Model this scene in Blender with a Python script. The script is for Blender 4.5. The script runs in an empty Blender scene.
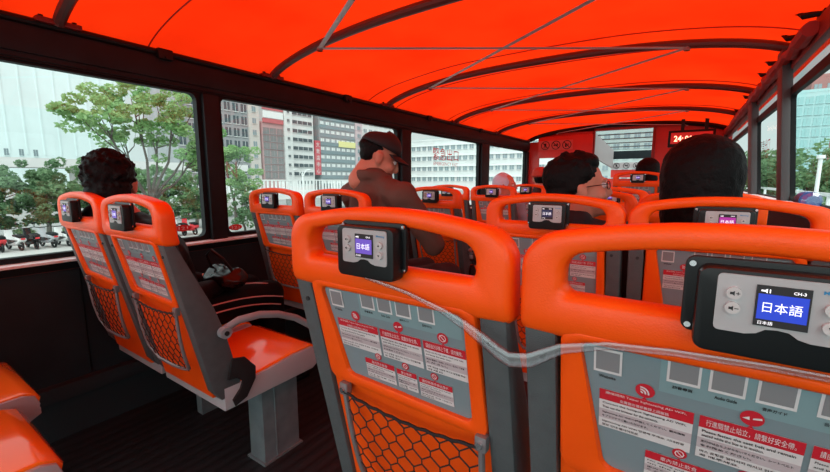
import bpy, bmesh, math, random
from mathutils import Vector, Matrix, Euler, noise
PI = math.pi
sc = bpy.context.scene
COL = sc.collection
# ---------------------------------------------------------------- camera
cam = bpy.data.cameras.new('camera'); cam_o = bpy.data.objects.new('camera', cam); COL.objects.link(cam_o)
cam.sensor_width = 36.0; cam.lens = 36.0 * 395.0 / 830.0; cam.clip_start = 0.02; cam.clip_end = 2000
cam_o.location = (0, 0, 1.17)
cam_o.rotation_euler = (math.radians(90 - 8.07), 0, math.radians(34.3))
sc.camera = cam_o
# ---------------------------------------------------------------- daylight
world = bpy.data.worlds.new('overcast_sky'); sc.world = world; world.use_nodes = True
nt = world.node_tree; nt.nodes.clear()
wo = nt.nodes.new('ShaderNodeOutputWorld'); bg = nt.nodes.new('ShaderNodeBackground')
tc = nt.nodes.new('ShaderNodeTexCoord'); sx = nt.nodes.new('ShaderNodeSeparateXYZ'); cr = nt.nodes.new('ShaderNodeValToRGB')
nt.links.new(tc.outputs['Generated'], sx.inputs[0]); nt.links.new(sx.outputs['Z'], cr.inputs[0])
cr.color_ramp.elements[0].position = 0.0; cr.color_ramp.elements[0].color = (.66, .80, .78, 1)
cr.color_ramp.elements[1].position = 0.6; cr.color_ramp.elements[1].color = (.74, .86, .86, 1)
nt.links.new(cr.outputs[0], bg.inputs[0]); 
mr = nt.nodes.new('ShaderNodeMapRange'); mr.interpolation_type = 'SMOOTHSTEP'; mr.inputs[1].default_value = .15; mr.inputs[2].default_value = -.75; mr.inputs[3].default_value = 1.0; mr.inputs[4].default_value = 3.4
nt.links.new(sx.outputs['Y'], mr.inputs[0]); nt.links.new(mr.outputs[0], bg.inputs[1])   # extra sky brightness behind the bus, added to light the seat backs
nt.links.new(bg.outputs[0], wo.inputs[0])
sun = bpy.data.lights.new('sun', 'SUN'); sun.energy = 2.4; sun.angle = math.radians(50); sun.color = (1, .97, .93)
sun_o = bpy.data.objects.new('sun', sun); COL.objects.link(sun_o); sun_o.rotation_euler = (math.radians(12), math.radians(24), 0)
sc.view_settings.view_transform = 'Standard'; sc.view_settings.look = 'None'
sc.view_settings.exposure = 0.0; sc.view_settings.gamma = 1.0; sc.view_settings.use_curve_mapping = False
sc.cycles.use_denoising = True
sc.cycles.max_bounces = 10; sc.cycles.transparent_max_bounces = 16; sc.cycles.sample_clamp_indirect = 6
# ---------------------------------------------------------------- materials
MATS = {}
def mat(name, col, rough=.6, metal=0, spec=.5, noise_amt=0, noise_scale=20, bump=0, bump_scale=60, coat=0, emit=None, estr=0, col2=None):
    if name in MATS: return MATS[name]
    m = bpy.data.materials.new(name); m.use_nodes = True; t = m.node_tree
    b = t.nodes['Principled BSDF']
    b.inputs['Base Color'].default_value = (*col, 1); b.inputs['Roughness'].default_value = rough
    b.inputs['Metallic'].default_value = metal; b.inputs['Specular IOR Level'].default_value = spec
    b.inputs['Coat Weight'].default_value = coat
    if emit: b.inputs['Emission Color'].default_value = (*emit, 1); b.inputs['Emission Strength'].default_value = estr
    if noise_amt or bump:
        co = t.nodes.new('ShaderNodeTexCoord')
    if noise_amt:
        n = t.nodes.new('ShaderNodeTexNoise'); n.inputs['Scale'].default_value = noise_scale; n.inputs['Detail'].default_value = 5
        t.links.new(co.outputs['Object'], n.inputs['Vector'])
        mx = t.nodes.new('ShaderNodeMix'); mx.data_type = 'RGBA'
        c2 = col2 or tuple(c * (1 - noise_amt) for c in col)
        mx.inputs[6].default_value = (*col, 1); mx.inputs[7].default_value = (*c2, 1)
        rp = t.nodes.new('ShaderNodeMapRange'); rp.inputs[1].default_value = .35; rp.inputs[2].default_value = .65
        t.links.new(n.outputs[0], rp.inputs[0]); t.links.new(rp.outputs[0], mx.inputs[0])
        t.links.new(mx.outputs[2], b.inputs['Base Color'])
    if bump:
        n2 = t.nodes.new('ShaderNodeTexNoise'); n2.inputs['Scale'].default_value = bump_scale
        t.links.new(co.outputs['Object'], n2.inputs['Vector'])
        bp = t.nodes.new('ShaderNodeBump'); bp.inputs['Strength'].default_value = bump; bp.inputs['Distance'].default_value = .004
        t.links.new(n2.outputs[0], bp.inputs['Height']); t.links.new(bp.outputs[0], b.inputs['Normal'])
    MATS[name] = m; return m
ORANGE = mat('orange_plastic', (.95, .098, .005), .34, spec=.28, bump=.12, bump_scale=420, noise_amt=.08, noise_scale=9)
ORANGE2 = mat('orange_seat_pad', (.97, .26, .02), .16, spec=.5, coat=.6, bump=.05, bump_scale=40)
GREYP = mat('grey_plastic', (.085, .10, .105), .55, bump=.3, bump_scale=500, noise_amt=.15, noise_scale=30)
LGREY = mat('light_grey_trim', (.42, .44, .46), .35)
STEELG = mat('brushed_grey_steel', (.25, .31, .33), .42, metal=.4, noise_amt=.2, noise_scale=15)
PANEL = mat('info_sheet_grey', (.20, .265, .29), .42, noise_amt=.06, noise_scale=12)
PANEL2 = mat('info_sheet_teal', (.20, .31, .33), .42)
WHITE = mat('sticker_white', (.66, .64, .64), .5)
PINKW = mat('sticker_pale_band', (.50, .43, .45), .5)
CODEG = mat('sticker_plain_grey', (.22, .22, .23), .5)
RED = mat('sticker_red', (.55, .015, .03), .45)
BLACK = mat('black_plastic', (.005, .007, .008), .4, spec=.3)
INK = mat('ink_black', (.012, .012, .014), .6)
SILVER = mat('silver_plastic', (.42, .42, .43), .32, metal=.25)
BTN = mat('button_plastic', (.50, .50, .50), .25)
BLUEINK = mat('blue_lettering', (.02, .22, .45), .5)
CHROME = mat('screw_chrome', (.7, .7, .72), .2, metal=1)
NETM = mat('black_elastic', (.008, .008, .010), .8)
TUBE = mat('grey_tube', (.26, .25, .26), .35, metal=.5)
SCR_B = mat('screen_blue', (.01, .02, .2), .3, emit=(.02, .06, .62), estr=.8)
SCR_P = mat('screen_violet', (.03, .01, .1), .3, emit=(.16, .09, .55), estr=.9)
SCR_M = mat('screen_magenta', (.1, .01, .1), .3, emit=(.42, .02, .30), estr=.9)
SCR_D = mat('screen_dark', (.01, .01, .03), .3, emit=(.012, .016, .07), estr=.8)
SCR_W = mat('screen_characters', (.8, .8, .8), .3, emit=(.9, .93, 1), estr=.9)
BELT = mat('black_webbing', (.006, .007, .008), .85)
DARKW = mat('black_wall_frame', (.005, .008, .009), .6, spec=.2)
BEAM = mat('dark_painted_steel', (.012, .018, .021), .5, spec=.2, noise_amt=.3, noise_scale=8)
WALLP = mat('grey_side_panel', (.022, .036, .042), .5, spec=.2, noise_amt=.2, noise_scale=5, bump=.15, bump_scale=300)
SILLM = mat('aluminium_sill', (.92, .95, .95), .4, metal=.3)
BOWM = mat('roof_bow_paint', (.10, .035, .03), .4)
GALV = mat('galvanised_strip', (.62, .60, .60), .4, metal=.3)
REDP = mat('red_painted_panel', (.62, .030, .018), .4, noise_amt=.1, noise_scale=6)
LED = mat('led_digits', (1, .5, .4), .4, emit=(1, .35, .22), estr=4)
LEDG = mat('led_window', (.25, .01, .01), .3, emit=(.75, .015, .008), estr=.45)
SKIN = mat('skin', (.58, .25, .17), .5, spec=.3, noise_amt=.08, noise_scale=25)
HAIR = mat('black_hair', (.003, .0035, .004), .6, spec=.14, bump=.7, bump_scale=160)
EYEW = mat('eye_white', (.7, .7, .7), .2); EYEB = mat('iris_dark', (.02, .012, .01), .15)
def clear_mat(name, tint, gloss, rough, mixf):
    m = bpy.data.materials.new(name); m.use_nodes = True; t = m.node_tree; t.nodes.clear()
    o = t.nodes.new('ShaderNodeOutputMaterial'); mx = t.nodes.new('ShaderNodeMixShader')
    a = t.nodes.new('ShaderNodeBsdfTransparent'); a.inputs[0].default_value = (*tint, 1)
    g = t.nodes.new('ShaderNodeBsdfGlossy'); g.inputs[0].default_value = (*gloss, 1); g.inputs['Roughness'].default_value = rough
    mx.inputs[0].default_value = mixf
    t.links.new(a.outputs[0], mx.inputs[1]); t.links.new(g.outputs[0], mx.inputs[2]); t.links.new(mx.outputs[0], o.inputs[0]); return m
FILMW = clear_mat('white_window_film', (.55, .58, .58), (.9, .9, .9), .5, .35)
GLASS = clear_mat('window_glass', (.95, .98, .97), (.9, .95, .95), .02, .05)
CLEARP = clear_mat('clear_vinyl', (.84, .83, .84), (.8, .8, .82), .25, .15)
def canopy_mat():
    m = bpy.data.materials.new('orange_canvas'); m.use_nodes = True; t = m.node_tree; t.nodes.clear()
    o = t.nodes.new('ShaderNodeOutputMaterial'); mx = t.nodes.new('ShaderNodeMixShader')
    a = t.nodes.new('ShaderNodeBsdfDiffuse'); b = t.nodes.new('ShaderNodeBsdfTranslucent')
    n = t.nodes.new('ShaderNodeTexNoise'); n.inputs['Scale'].default_value = 2.2; n.inputs['Detail'].default_value = 4
    co = t.nodes.new('ShaderNodeTexCoord'); t.links.new(co.outputs['Object'], n.inputs['Vector'])
    r = t.nodes.new('ShaderNodeValToRGB'); r.color_ramp.elements[0].position = .3; r.color_ramp.elements[1].position = .7
    r.color_ramp.elements[0].color = (.80, .020, .002, 1); r.color_ramp.elements[1].color = (.95, .031, .003, 1)
    t.links.new(n.outputs[0], r.inputs[0]); t.links.new(r.outputs[0], a.inputs[0]); t.links.new(r.outputs[0], b.inputs[0])
    mx.inputs[0].default_value = .62
    t.links.new(a.outputs[0], mx.inputs[1]); t.links.new(b.outputs[0], mx.inputs[2]); t.links.new(mx.outputs[0], o.inputs[0]); return m
CANVAS = canopy_mat()
# ---------------------------------------------------------------- mesh builder
_tc = {}
TMP = bpy.data.scenes.new('scratch'); 
def evaluated_mesh(o):
    TMP.collection.objects.link(o); 
    with bpy.context.temp_override(scene=TMP, view_layer=TMP.view_layers[0]):
        dg = bpy.context.evaluated_depsgraph_get(); dg.update()
        me = bpy.data.meshes.new_from_object(o.evaluated_get(dg), depsgraph=dg)
    TMP.collection.objects.unlink(o); return me
def text_geo(s, bold=False):
    k = (s, bold)
    if k in _tc: return _tc[k]
    c = bpy.data.curves.new('lettering', 'FONT'); c.body = s; c.size = 1; c.resolution_u = 2
    c.align_x = 'CENTER'; c.align_y = 'CENTER'
    if bold: c.offset = .018
    o = bpy.data.objects.new('lettering', c); me = evaluated_mesh(o)
    vs = [v.co.copy() for v in me.vertices]; fs = [tuple(p.vertices) for p in me.polygons]
    bpy.data.meshes.remove(me); bpy.data.objects.remove(o); bpy.data.curves.remove(c)
    if vs:
        x0 = min(v.x for v in vs); x1 = max(v.x for v in vs); y0 = min(v.y for v in vs); y1 = max(v.y for v in vs)
        vs = [Vector((v.x - (x0 + x1) / 2, v.y - (y0 + y1) / 2, 0)) for v in vs]; w, h = x1 - x0, y1 - y0
    else: w = h = 1
    _tc[k] = (vs, fs, w, h); return _tc[k]
class MB:
    def __init__(s): s.v = []; s.f = []; s.m = []
    def add(s, vs, fs, mi=0, M=None):
        n = len(s.v)
        s.v += [tuple(M @ Vector(v)) if M else tuple(v) for v in vs]
        s.f += [tuple(i + n for i in f) for f in fs]; s.m += [mi] * len(fs)
    def box(s, c, d, mi=0, M=None, b=0):
        bm = bmesh.new(); bmesh.ops.create_cube(bm, size=1)
        for v in bm.verts: v.co = Vector((c[0] + v.co.x * d[0], c[1] + v.co.y * d[1], c[2] + v.co.z * d[2]))
        if b: bmesh.ops.bevel(bm, geom=bm.edges[:], offset=b, segments=2, affect='EDGES', profile=.7)
        s.bm(bm, mi, M)
    def bm(s, bm, mi=0, M=None):
        bm.verts.index_update()
        s.add([v.co.copy() for v in bm.verts], [tuple(v.index for v in f.verts) for f in bm.faces], mi, M); bm.free()
    def prism(s, pts, axis, a, b, mi=0, bev=0, M=None):
        """pts 2-D outline extruded along axis ('x','y','z') from a to b"""
        bm = bmesh.new()
        def P(p, t): return {'x': (t, p[0], p[1]), 'y': (p[0], t, p[1]), 'z': (p[0], p[1], t)}[axis]
        A = [bm.verts.new(P(p, a)) for p in pts]; B = [bm.verts.new(P(p, b)) for p in pts]
        bm.faces.new(A); bm.faces.new(B[::-1]); n = len(pts)
        for i in range(n): bm.faces.new((A[i], B[i], B[(i + 1) % n], A[(i + 1) % n]))
        bmesh.ops.recalc_face_normals(bm, faces=bm.faces[:])
        if bev:
            es = [e for e in bm.edges if (e.verts[0] in A and e.verts[1] in A) or (e.verts[0] in B and e.verts[1] in B)]
            bmesh.ops.bevel(bm, geom=es, offset=bev, segments=2, affect='EDGES', profile=.6)
        s.bm(bm, mi, M)
    def tube(s, pts, r, n=8, mi=0, closed=False, flat=None):
        pts = [Vector(p) for p in pts]; N = len(pts); rings = []; up = None
        rr = r if isinstance(r, (list, tuple)) else [r] * N
        for i, p in enumerate(pts):
            a = pts[i - 1] if (i or closed) else p; b = pts[(i + 1) % N] if (i < N - 1 or closed) else p
            t = (b - a).normalized()
            if up is None: up = Vector((0, 0, 1)) if abs(t.z) < .9 else Vector((1, 0, 0))
            x = t.cross(up)
            if x.length < 1e-5: x = t.cross(Vector((1, 0, 0)))
            x.normalize(); y = x.cross(t).normalized(); up = y
            ring = []
            for k in range(n):
                an = 2 * PI * k / n; ca, sa = math.cos(an), math.sin(an)
                fx, fy = flat if flat else (1, 1)
                ring.append(p + x * ca * rr[i] * fx + y * sa * rr[i] * fy)
            rings.append(ring)
        vs = [v for rg in rings for v in rg]; fs = []
        for i in range(N if closed else N - 1):
            j = (i + 1) % N
            for k in range(n): fs.append((i * n + k, i * n + (k + 1) % n, j * n + (k + 1) % n, j * n + k))
        if not closed: fs.append(tuple(range(n))[::-1]); fs.append(tuple((N - 1) * n + k for k in range(n)))
        s.add(vs, fs, mi)
    def ell(s, c, r, mi=0, M=None, sub=3):
        bm = bmesh.new(); bmesh.ops.create_icosphere(bm, subdivisions=sub, radius=1)
        for v in bm.verts: v.co = Vector((c[0] + v.co.x * r[0], c[1] + v.co.y * r[1], c[2] + v.co.z * r[2]))
        s.bm(bm, mi, M)
    def cap(s, a, ra, b, rb, sx=1, n=14, mi=0, M=None):
        """tapered capsule from a to b"""
        a = Vector(a); b = Vector(b); d = b - a; L = d.length or 1e-4; q = d.to_track_quat('Z', 'Y').to_matrix().to_4x4()
        prof = []
        for k in range(6): an = PI / 2 * k / 5; prof.append((ra * math.sin(an), -ra * math.cos(an)))
        for k in range(6): an = PI / 2 * k / 5; prof.append((rb * math.cos(an), L + rb * math.sin(an)))
        vs = []; fs = []
        for (r, z) in prof:
            for k in range(n): an = 2 * PI * k / n; vs.append(Matrix.Translation(a) @ q @ Vector((max(r, 1e-4) * math.cos(an), max(r, 1e-4) * math.sin(an), z)))
        if sx != 1:
            cx = (a.x + b.x) / 2; vs = [Vector((cx + (v.x - cx) * sx, v.y, v.z)) for v in vs]
        for i in range(len(prof) - 1):
            for k in range(n): fs.append((i * n + k, i * n + (k + 1) % n, (i + 1) * n + (k + 1) % n, (i + 1) * n + k))
        fs.append(tuple(range(n))[::-1]); fs.append(tuple((len(prof) - 1) * n + k for k in range(n)))
        s.add(vs, fs, mi, M)
    def cyl(s, c, r, h, axis='z', n=20, mi=0, r2=None, M=None):
        r2 = r if r2 is None else r2; vs = []
        for t, q in ((-.5, r), (.5, r2)):
            for k in range(n):
                a = 2 * PI * k / n; x, y = q * math.cos(a), q * math.sin(a)
                p = {'z': (x, y, t * h), 'y': (x, t * h, y), 'x': (t * h, x, y)}[axis]
                vs.append((c[0] + p[0], c[1] + p[1], c[2] + p[2]))
        fs = [(k, (k + 1) % n, n + (k + 1) % n, n + k) for k in range(n)] + [tuple(range(n))[::-1], tuple(range(n, 2 * n))]
        s.add(vs, fs, mi, M)
    def ring(s, outer, inner, yf, half, mi=0, K=12, power=2.6):
        """rounded closed frame between two outlines in the x-z plane; yf(x,z) centre depth"""
        N = len(outer); vs = []; fs = []
        for o, i in zip(outer, inner):
            for k in range(K):
                a = 2 * PI * k / K; ca, sa = math.cos(a), math.sin(a)
                ca = math.copysign(abs(ca) ** (2 / power), ca); sa = math.copysign(abs(sa) ** (2 / power), sa)
                t = .5 + .5 * ca; x = i[0] + (o[0] - i[0]) * t; z = i[1] + (o[1] - i[1]) * t
                hh = half(x, z) if callable(half) else half
                vs.append((x, yf(x, z) + hh * sa, z))
        for a in range(N):
            b = (a + 1) % N
            for k in range(K): fs.append((a * K + k, a * K + (k + 1) % K, b * K + (k + 1) % K, b * K + k))
        s.add(vs, fs, mi)
    def text(s, txt, w, h, P, mi=0, bold=False, keep=False):
        """P(a,b) -> 3-D point; text fitted in w x h about 0,0"""
        vs, fs, tw, th = text_geo(txt, bold)
        if not vs: return
        sx, sy = w / tw, h / th
        if keep: sx = sy = min(sx, sy)
        s.add([P(v.x * sx, v.y * sy) for v in vs], fs, mi)
    def sheet(s, x0, x1, z0, z1, P, mi=0, n=1):
        vs = [P(x0 + (x1 - x0) * i / n, z) for i in range(n + 1) for z in (z0, z1)]
        s.add(vs, [(2 * i, 2 * i + 2, 2 * i + 3, 2 * i + 1) for i in range(n)], mi)
    def build(s, name, mats, parent=None, smooth=True, loc=None, auto=35):
        me = bpy.data.meshes.new(name); me.from_pydata(s.v, [], s.f)
        for m in (mats if isinstance(mats, (list, tuple)) else [mats]): me.materials.append(m)
        me.polygons.foreach_set('material_index', s.m)
        bm = bmesh.new(); bm.from_mesh(me); bmesh.ops.recalc_face_normals(bm, faces=bm.faces[:]); bm.to_mesh(me); bm.free()
        if smooth:
            me.polygons.foreach_set('use_smooth', [True] * len(me.polygons))
            me.set_sharp_from_angle(angle=math.radians(auto))
        me.update()
        o = bpy.data.objects.new(name, me); COL.objects.link(o)
        if parent: o.parent = parent
        if loc: o.location = loc
        return o
def tag(o, label, cat, group=None, kind=None):
    if label: o['label'] = label
    if cat: o['category'] = cat
    if group: o['group'] = group
    if kind: o['kind'] = kind
    return o
def thing(name, label, cat, loc=(0, 0, 0), rz=0, group=None):
    o = bpy.data.objects.new(name, None); COL.objects.link(o); o.location = loc; o.rotation_euler = (0, 0, rz); o.empty_display_size = .1
    return tag(o, label, cat, group)
def struct(o): o['kind'] = 'structure'; return o
KIDS = {}
def copy_tree(o, parent=None):
    c = o.copy(); COL.objects.link(c)
    if parent: c.parent = parent
    for ch in [x for x in ALL_CH(o)]: copy_tree(ch, c)
    return c
def ALL_CH(o): return [x for x in COL.objects if x.parent == o]
def remesh(mb, name, m, parent, vox=.007, smooth=3, loc=None, disp=0, dscale=30, rot=None):
    o = mb.build(name, m, None, smooth=False)
    md = o.modifiers.new('r', 'REMESH'); md.mode = 'VOXEL'; md.voxel_size = vox; md.use_smooth_shade = True
    ms = o.modifiers.new('s', 'SMOOTH'); ms.iterations = smooth; ms.factor = .5
    COL.objects.unlink(o); me = evaluated_mesh(o); COL.objects.link(o)
    o.modifiers.clear(); old = o.data; o.data = me; bpy.data.meshes.remove(old)
    if disp:
        cs = [v.co.copy() for v in me.vertices]; ns = [v.normal.copy() for v in me.vertices]; flat_ = []
        for c, n in zip(cs, ns):
            q = c + n * disp * noise.noise(c * dscale); flat_ += [q.x, q.y, q.z]
        me.vertices.foreach_set('co', flat_); me.update()
    if not me.materials: me.materials.append(m)
    me.polygons.foreach_set('use_smooth', [True] * len(me.polygons))
    o.parent = parent
    return o
def rrect(w0, w1, z0, z1, r, n=6):
    """rounded rectangle outline, counter-clockwise from lower left"""
    out = []
    for cx, cz, a0 in ((w0 + r, z0 + r, PI), (w1 - r, z0 + r, 1.5 * PI), (w1 - r, z1 - r, 0), (w0 + r, z1 - r, .5 * PI)):
        for k in range(n): a = a0 + PI / 2 * k / (n - 1); out.append((cx + r * math.cos(a), cz + r * math.sin(a)))
    return out
def rr2(x0, x1, z0, z1, rb, rt, n=6, m=8, warp=None):
    out = []
    cs = ((x0 + rb, z0 + rb, PI, rb), (x1 - rb, z0 + rb, 1.5 * PI, rb), (x1 - rt, z1 - rt, 0, rt), (x0 + rt, z1 - rt, .5 * PI, rt))
    for i, (cx, cz, a0, r) in enumerate(cs):
        arc = [(cx + r * math.cos(a0 + PI / 2 * k / (n - 1)), cz + r * math.sin(a0 + PI / 2 * k / (n - 1))) for k in range(n)]
        out += arc
        ncx, ncz, na, nr = cs[(i + 1) % 4]; q = (ncx + nr * math.cos(na), ncz + nr * math.sin(na)); p = arc[-1]
        out += [(p[0] + (q[0] - p[0]) * k / (m + 1), p[1] + (q[1] - p[1]) * k / (m + 1)) for k in range(1, m + 1)]
    if warp: out = [warp(*p) for p in out]
    return out
def ry(z): return .22 * (1.0 - z) if z < 1 else 0.0          # the back leans: depth of its rear face
# ------------------------------------------------------------- one bus seat (origin on the deck under the top of its back)
def card(par, u0, u1, z1, z0, head, lines, icon=None, hl=1):
    c = MB(); yo = .0
    def P(u, z, e=0): return (u, PY(z) - .0012 - e, z)
    hz = (z1 - z0) * .27 * hl
    c.sheet(u0, u1, z0, z1, lambda x, z: P(x, z), 0)
    c.sheet(u0, u1, z1 - hz, z1, lambda x, z: P(x, z, .0005), 1)
    w = u1 - u0
    n = len(head)
    for i, t in enumerate(head):
        zc = z1 - hz * (i + .5) / n; hh = hz * .55 / n
        c.text(t, min(w * .86, hh * .95 * sum(1.05 if ord(ch) > 255 else .6 for ch in t)), hh, lambda a, b, zc=zc: P((u0 + u1) / 2 + a, zc + b, .001), 2, bold=False)
    body = z1 - hz - z0; g = body / 3
    c.sheet(u0, u1, z0 + g, z0 + 2 * g, lambda x, z: P(x, z, .0004), 4)
    for i, t in enumerate(lines):
        k = i // 2; sub = i % 2
        zc = z1 - hz - g * k - g * (.3 + .4 * sub); wd = w * (.9 if sub == 0 else (.62 - .1 * k))
        c.text(t, wd, g * .25, lambda a, b, zc=zc, wd=wd: P(u0 + w * .04 + wd / 2 + a, zc + b, .001), 3, bold=True)
    o = c.build('notice_card', [WHITE, RED, WHITE, INK, PINKW], par, smooth=False)
    return o
def PY(z): return ry(z) + .010                                # face of the recessed information sheet
CARD_TXT = [
    (['連接隨點 Taipei Sightseeing AD WiFi,', '免費觀光資訊無線上網服務'], ['Connect the hotspot Sightseeing AD WiFi,', 'Then use the browser for the contents.', 'Sightseeing AD WiFiへ接続してください。観光情報', 'をブラウザでご覧いただけます。', 'Sightseeing AD WiFi 연결해 주세요. 시내관광', '정보 안내 웹사이트로']),
    (['行進間禁止站立，請繫好安全帶。'], ['Please fasten the seat belt and remain', 'seated while the bus is in motion.', '走行中は立ち上がらないでください。シートベルト', 'をお締めください。', '버스 운행중 일어서지 마시고 안전벨트를', '꼭 매주세요.']),
    (['請由後方扶梯上下樓，請勿擁擠。'], ['Please use the rear stairs, watch your step,', 'and keep the aisle clear.', '後方の階段をご利用ください。足元にご注意', 'ください。', '뒤쪽 계단을 이용해 주시고 발밑을 조심', '하세요.']),
    (['車內禁止飲食'], ['No eating and drinking', 'on the bus.', '車内での飲食はご遠慮', 'ください。', '차내 음식물 섭취', '금지입니다.']),
    (['禁止吸菸'], ['No smoking', 'please.', '禁煙です', '車内', '금연', '차내']),
    (['請勿將頭手伸出車外'], ['Keep your head and hands', 'inside the bus.', '窓から顔や手を出さないで', 'ください。', '창밖으로 손을 내밀지', '마세요.']),
]
def make_seat(aisle_side, scr=SCR_P, full=True, arm=True):
    """aisle_side: +1 aisle on +x, -1 aisle on -x, 0 window seat (arm and pedestal left off)"""
    t = thing('bus_seat', 'x', 'seat')
    # handle frame around the top
    def wo(x, z): return (x, z + .027 * (1 - (x / .222) ** 2) * max(0, (z - 1.03) / .065) * (1 if z > 1.03 else 0))
    outer = rr2(-.224, .224, .972, 1.098, .010, .038, warp=wo)
    hv = lambda x, z: .021 + max(0, min(1, (abs(x) - .155) / .05)) * (.004 + (1.08 - z) * .03)
    inner = rr2(-.170, .170, 1.029, 1.080, .014, .022, warp=lambda x, z: (x, z + (.019 * (1 - (x / .166) ** 2) if z > 1.05 else .002)))
    h = MB(); h.ring(outer, inner, lambda x, z: hv(x, z) + ry(z), hv, K=16, power=4.0)
    hf = h.build('head_frame', ORANGE, t, auto=60)
    # orange back shell, with a raised rim around the sheet
    b = MB()
    def slab(outl, y0, y1, mi=0):
        n = len(outl); vs = [(x, ry(z) + y0, z) for x, z in outl] + [(x, ry(z) + y1, z) for x, z in outl]
        b.add(vs, [tuple(range(n)), tuple(range(n, 2 * n))[::-1]] + [(i, (i + 1) % n, n + (i + 1) % n, n + i) for i in range(n)], mi)
    slab([(-.176, .42), (.176, .42), (.172, .99), (-.172, .99)], .014, .034)
    ro = rr2(-.171, .171, .768, .989, .02, .02, m=8, warp=lambda x, z: (x + (.006 if x > 0 else -.002) * (.989 - z) / .2, z - (.008 * (x + .15) / .3 if z < .85 else 0)))
    ri = rr2(-.146, .146, .793, .973, .012, .012, m=8, warp=lambda x, z: (x + (.004 - .001 * (.973 - z) / .18 if x > 0 else .030 * (.973 - z) / .18), z - (.010 * (x + .15) / .3 if z < .85 else 0)))
    b.ring(ro, ri, lambda x, z: ry(z) + .009, .009, K=10, power=3)
    bs = b.build('back_shell', ORANGE, t, auto=40)
    p = MB()
    p.add([(x, PY(z), z) for x, z in ri], [tuple(range(len(ri)))], 0)
    p.sheet(-.062, .143, .929, .972, lambda x, z: (x, PY(z) - .0006, z), 1)
    ip = p.build('information_sheet', [PANEL, PANEL2], t, smooth=False)
    if full:
        # language sheets (plain where the photographed codes are)
        for k, (u, z, cap_) in enumerate(((-.116, .954, 'Website'), (-.040, .963, '臉書專頁'), (-.002, .963, 'Audio Guide'), (.037, .963, '音声ガイド'), (.082, .963, '음성가이드'))):
            q = MB(); s = .0155
            q.sheet(u - s, u + s, z - .018, z + .015, lambda x, y: (x, PY(y) - .0014, y), 0)
            q.sheet(u - s * .84, u + s * .84, z - .0145, z + .012, lambda x, y: (x, PY(y) - .002, y), 1)
            q.text(cap_, .019, .0042, lambda a, bb, u=u, z=z: (u + a, PY(z - .0235 + bb) - .002, z - .0235 + bb), 2, bold=True)
            q.build('caption_sticker', [WHITE, CODEG, INK], ip, smooth=False)
        spec = [(-.124, -.030, .912, .855, 0), (-.025, .058, .912, .855, 1), (.063, .138, .912, .855, 2),
                (-.072, -.006, .840, .799, 3), (-.001, .040, .838, .799, 4), (.045, .108, .836, .797, 5)]
        for (a, c_, z1, z0, k) in [(-.124 + (a + .124) * 1.035, -.124 + (c_ + .124) * 1.035, z1, z0, k) for a, c_, z1, z0, k in spec]:
            card(ip, a, c_, z1, z0, *CARD_TXT[k])
            r = .0095 if k < 3 else .007; uc = (a + c_) / 2; zc = z1 + r + .0030
            q = MB()
            n = 20
            q.add([(uc + r * 1.05 * math.cos(2 * PI * i / n), PY(zc) - .0015, zc + r * math.sin(2 * PI * i / n)) for i in range(n)], [tuple(range(n))], 0)
            q.add([(uc - r * .3, PY(z1) - .0014, z1), (uc + r * .3, PY(z1) - .0014, z1), (uc, PY(z1) - .0014, z1 + r * .4)], [(0, 1, 2)], 0)
            def arcs(cx, cz, rad, a0, a1, w=.0008):
                m_ = 8; A = [a0 + (a1 - a0) * i / m_ for i in range(m_ + 1)]
                vs = [(cx + rad * s_ * math.cos(x), PY(zc) - .0021, cz + rad * s_ * math.sin(x)) for x in A for s_ in (1 - w / rad, 1 + w / rad)]
                q.add(vs, [(2 * i, 2 * i + 1, 2 * i + 3, 2 * i + 2) for i in range(m_)], 1)
            if k == 0:
                for rad in (.0018, .0050, .0082): arcs(uc - r * .45, zc - r * .40, rad, -.1, PI / 2 + .1, .0009)
            elif k == 1:
                q.add([(uc - r * .85, PY(zc) - .0021, zc - .0012), (uc - r * .2, PY(zc) - .0021, zc - .0022), (uc - r * .25, PY(zc) - .0021, zc + .002)], [(0, 1, 2)], 1)
                q.add([(uc + r * .05, PY(zc) - .0021, zc - .001), (uc + r * .85, PY(zc) - .0021, zc + .0005), (uc + r * .8, PY(zc) - .0021, zc + .003), (uc + r * .1, PY(zc) - .0021, zc + .001)], [(0, 1, 2, 3)], 1)
            else:
                arcs(uc, zc, r * .62, 0, 2 * PI, .0006)
                q.add([(uc - r * .45, PY(zc) - .0021, zc + r * .35), (uc - r * .35, PY(zc) - .0021, zc + r * .45), (uc + r * .45, PY(zc) - .0021, zc - r * .35), (uc + r * .35, PY(zc) - .0021, zc - r * .45)], [(0, 1, 2, 3)], 1)
            q.v = [(x, PY(z) + (y - PY(zc) if abs(y - PY(z1) + .0014) > 1e-6 else -.0014), z) for x, y, z in q.v]
            q.build('round_symbol', [RED, WHITE], ip, smooth=False)
    # grey side shells
    for sgn in (-1, 1):
        s_ = MB(); prof = []
        zs = [.985, .95, .85, .75, .65, .55, .46, .42]
        for z in zs: prof.append((ry(z) + .004 + (.0 if z > .43 else .02), z))
        for z in zs[::-1]: prof.append((ry(z) + (.036 + min(1, max(0, (.985 - z) / .28)) * .068) - (.02 if z < .43 else 0), z))
        xs = (.176, .2175) if sgn > 0 else (-.2175, -.176)
        s_.prism(prof, 'x', *xs, bev=.007)
        o = s_.build('side_shell', GREYP, t, auto=50)
        c_ = MB()
        if sgn < 0 or True: c_.cyl((sgn * .192, ry(.94) + .003, .94), .0045, .004, 'y', 12); c_.build('cover_screw', INK, o)
    # front padding of the backrest and the cushion
    f = MB(); prof = [(ry(z) + .03, z) for z in (.44, .7, .98)] + [(ry(z) + d, z) for z, d in ((.985, .04), (.95, .055), (.85, .075), (.7, .095), (.58, .11), (.46, .115))]
    f.prism(prof, 'x', -.176, .176, bev=.012); f.build('backrest_pad', ORANGE2, t, auto=50)
    for sg in (-1, 1):
        pass
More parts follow.
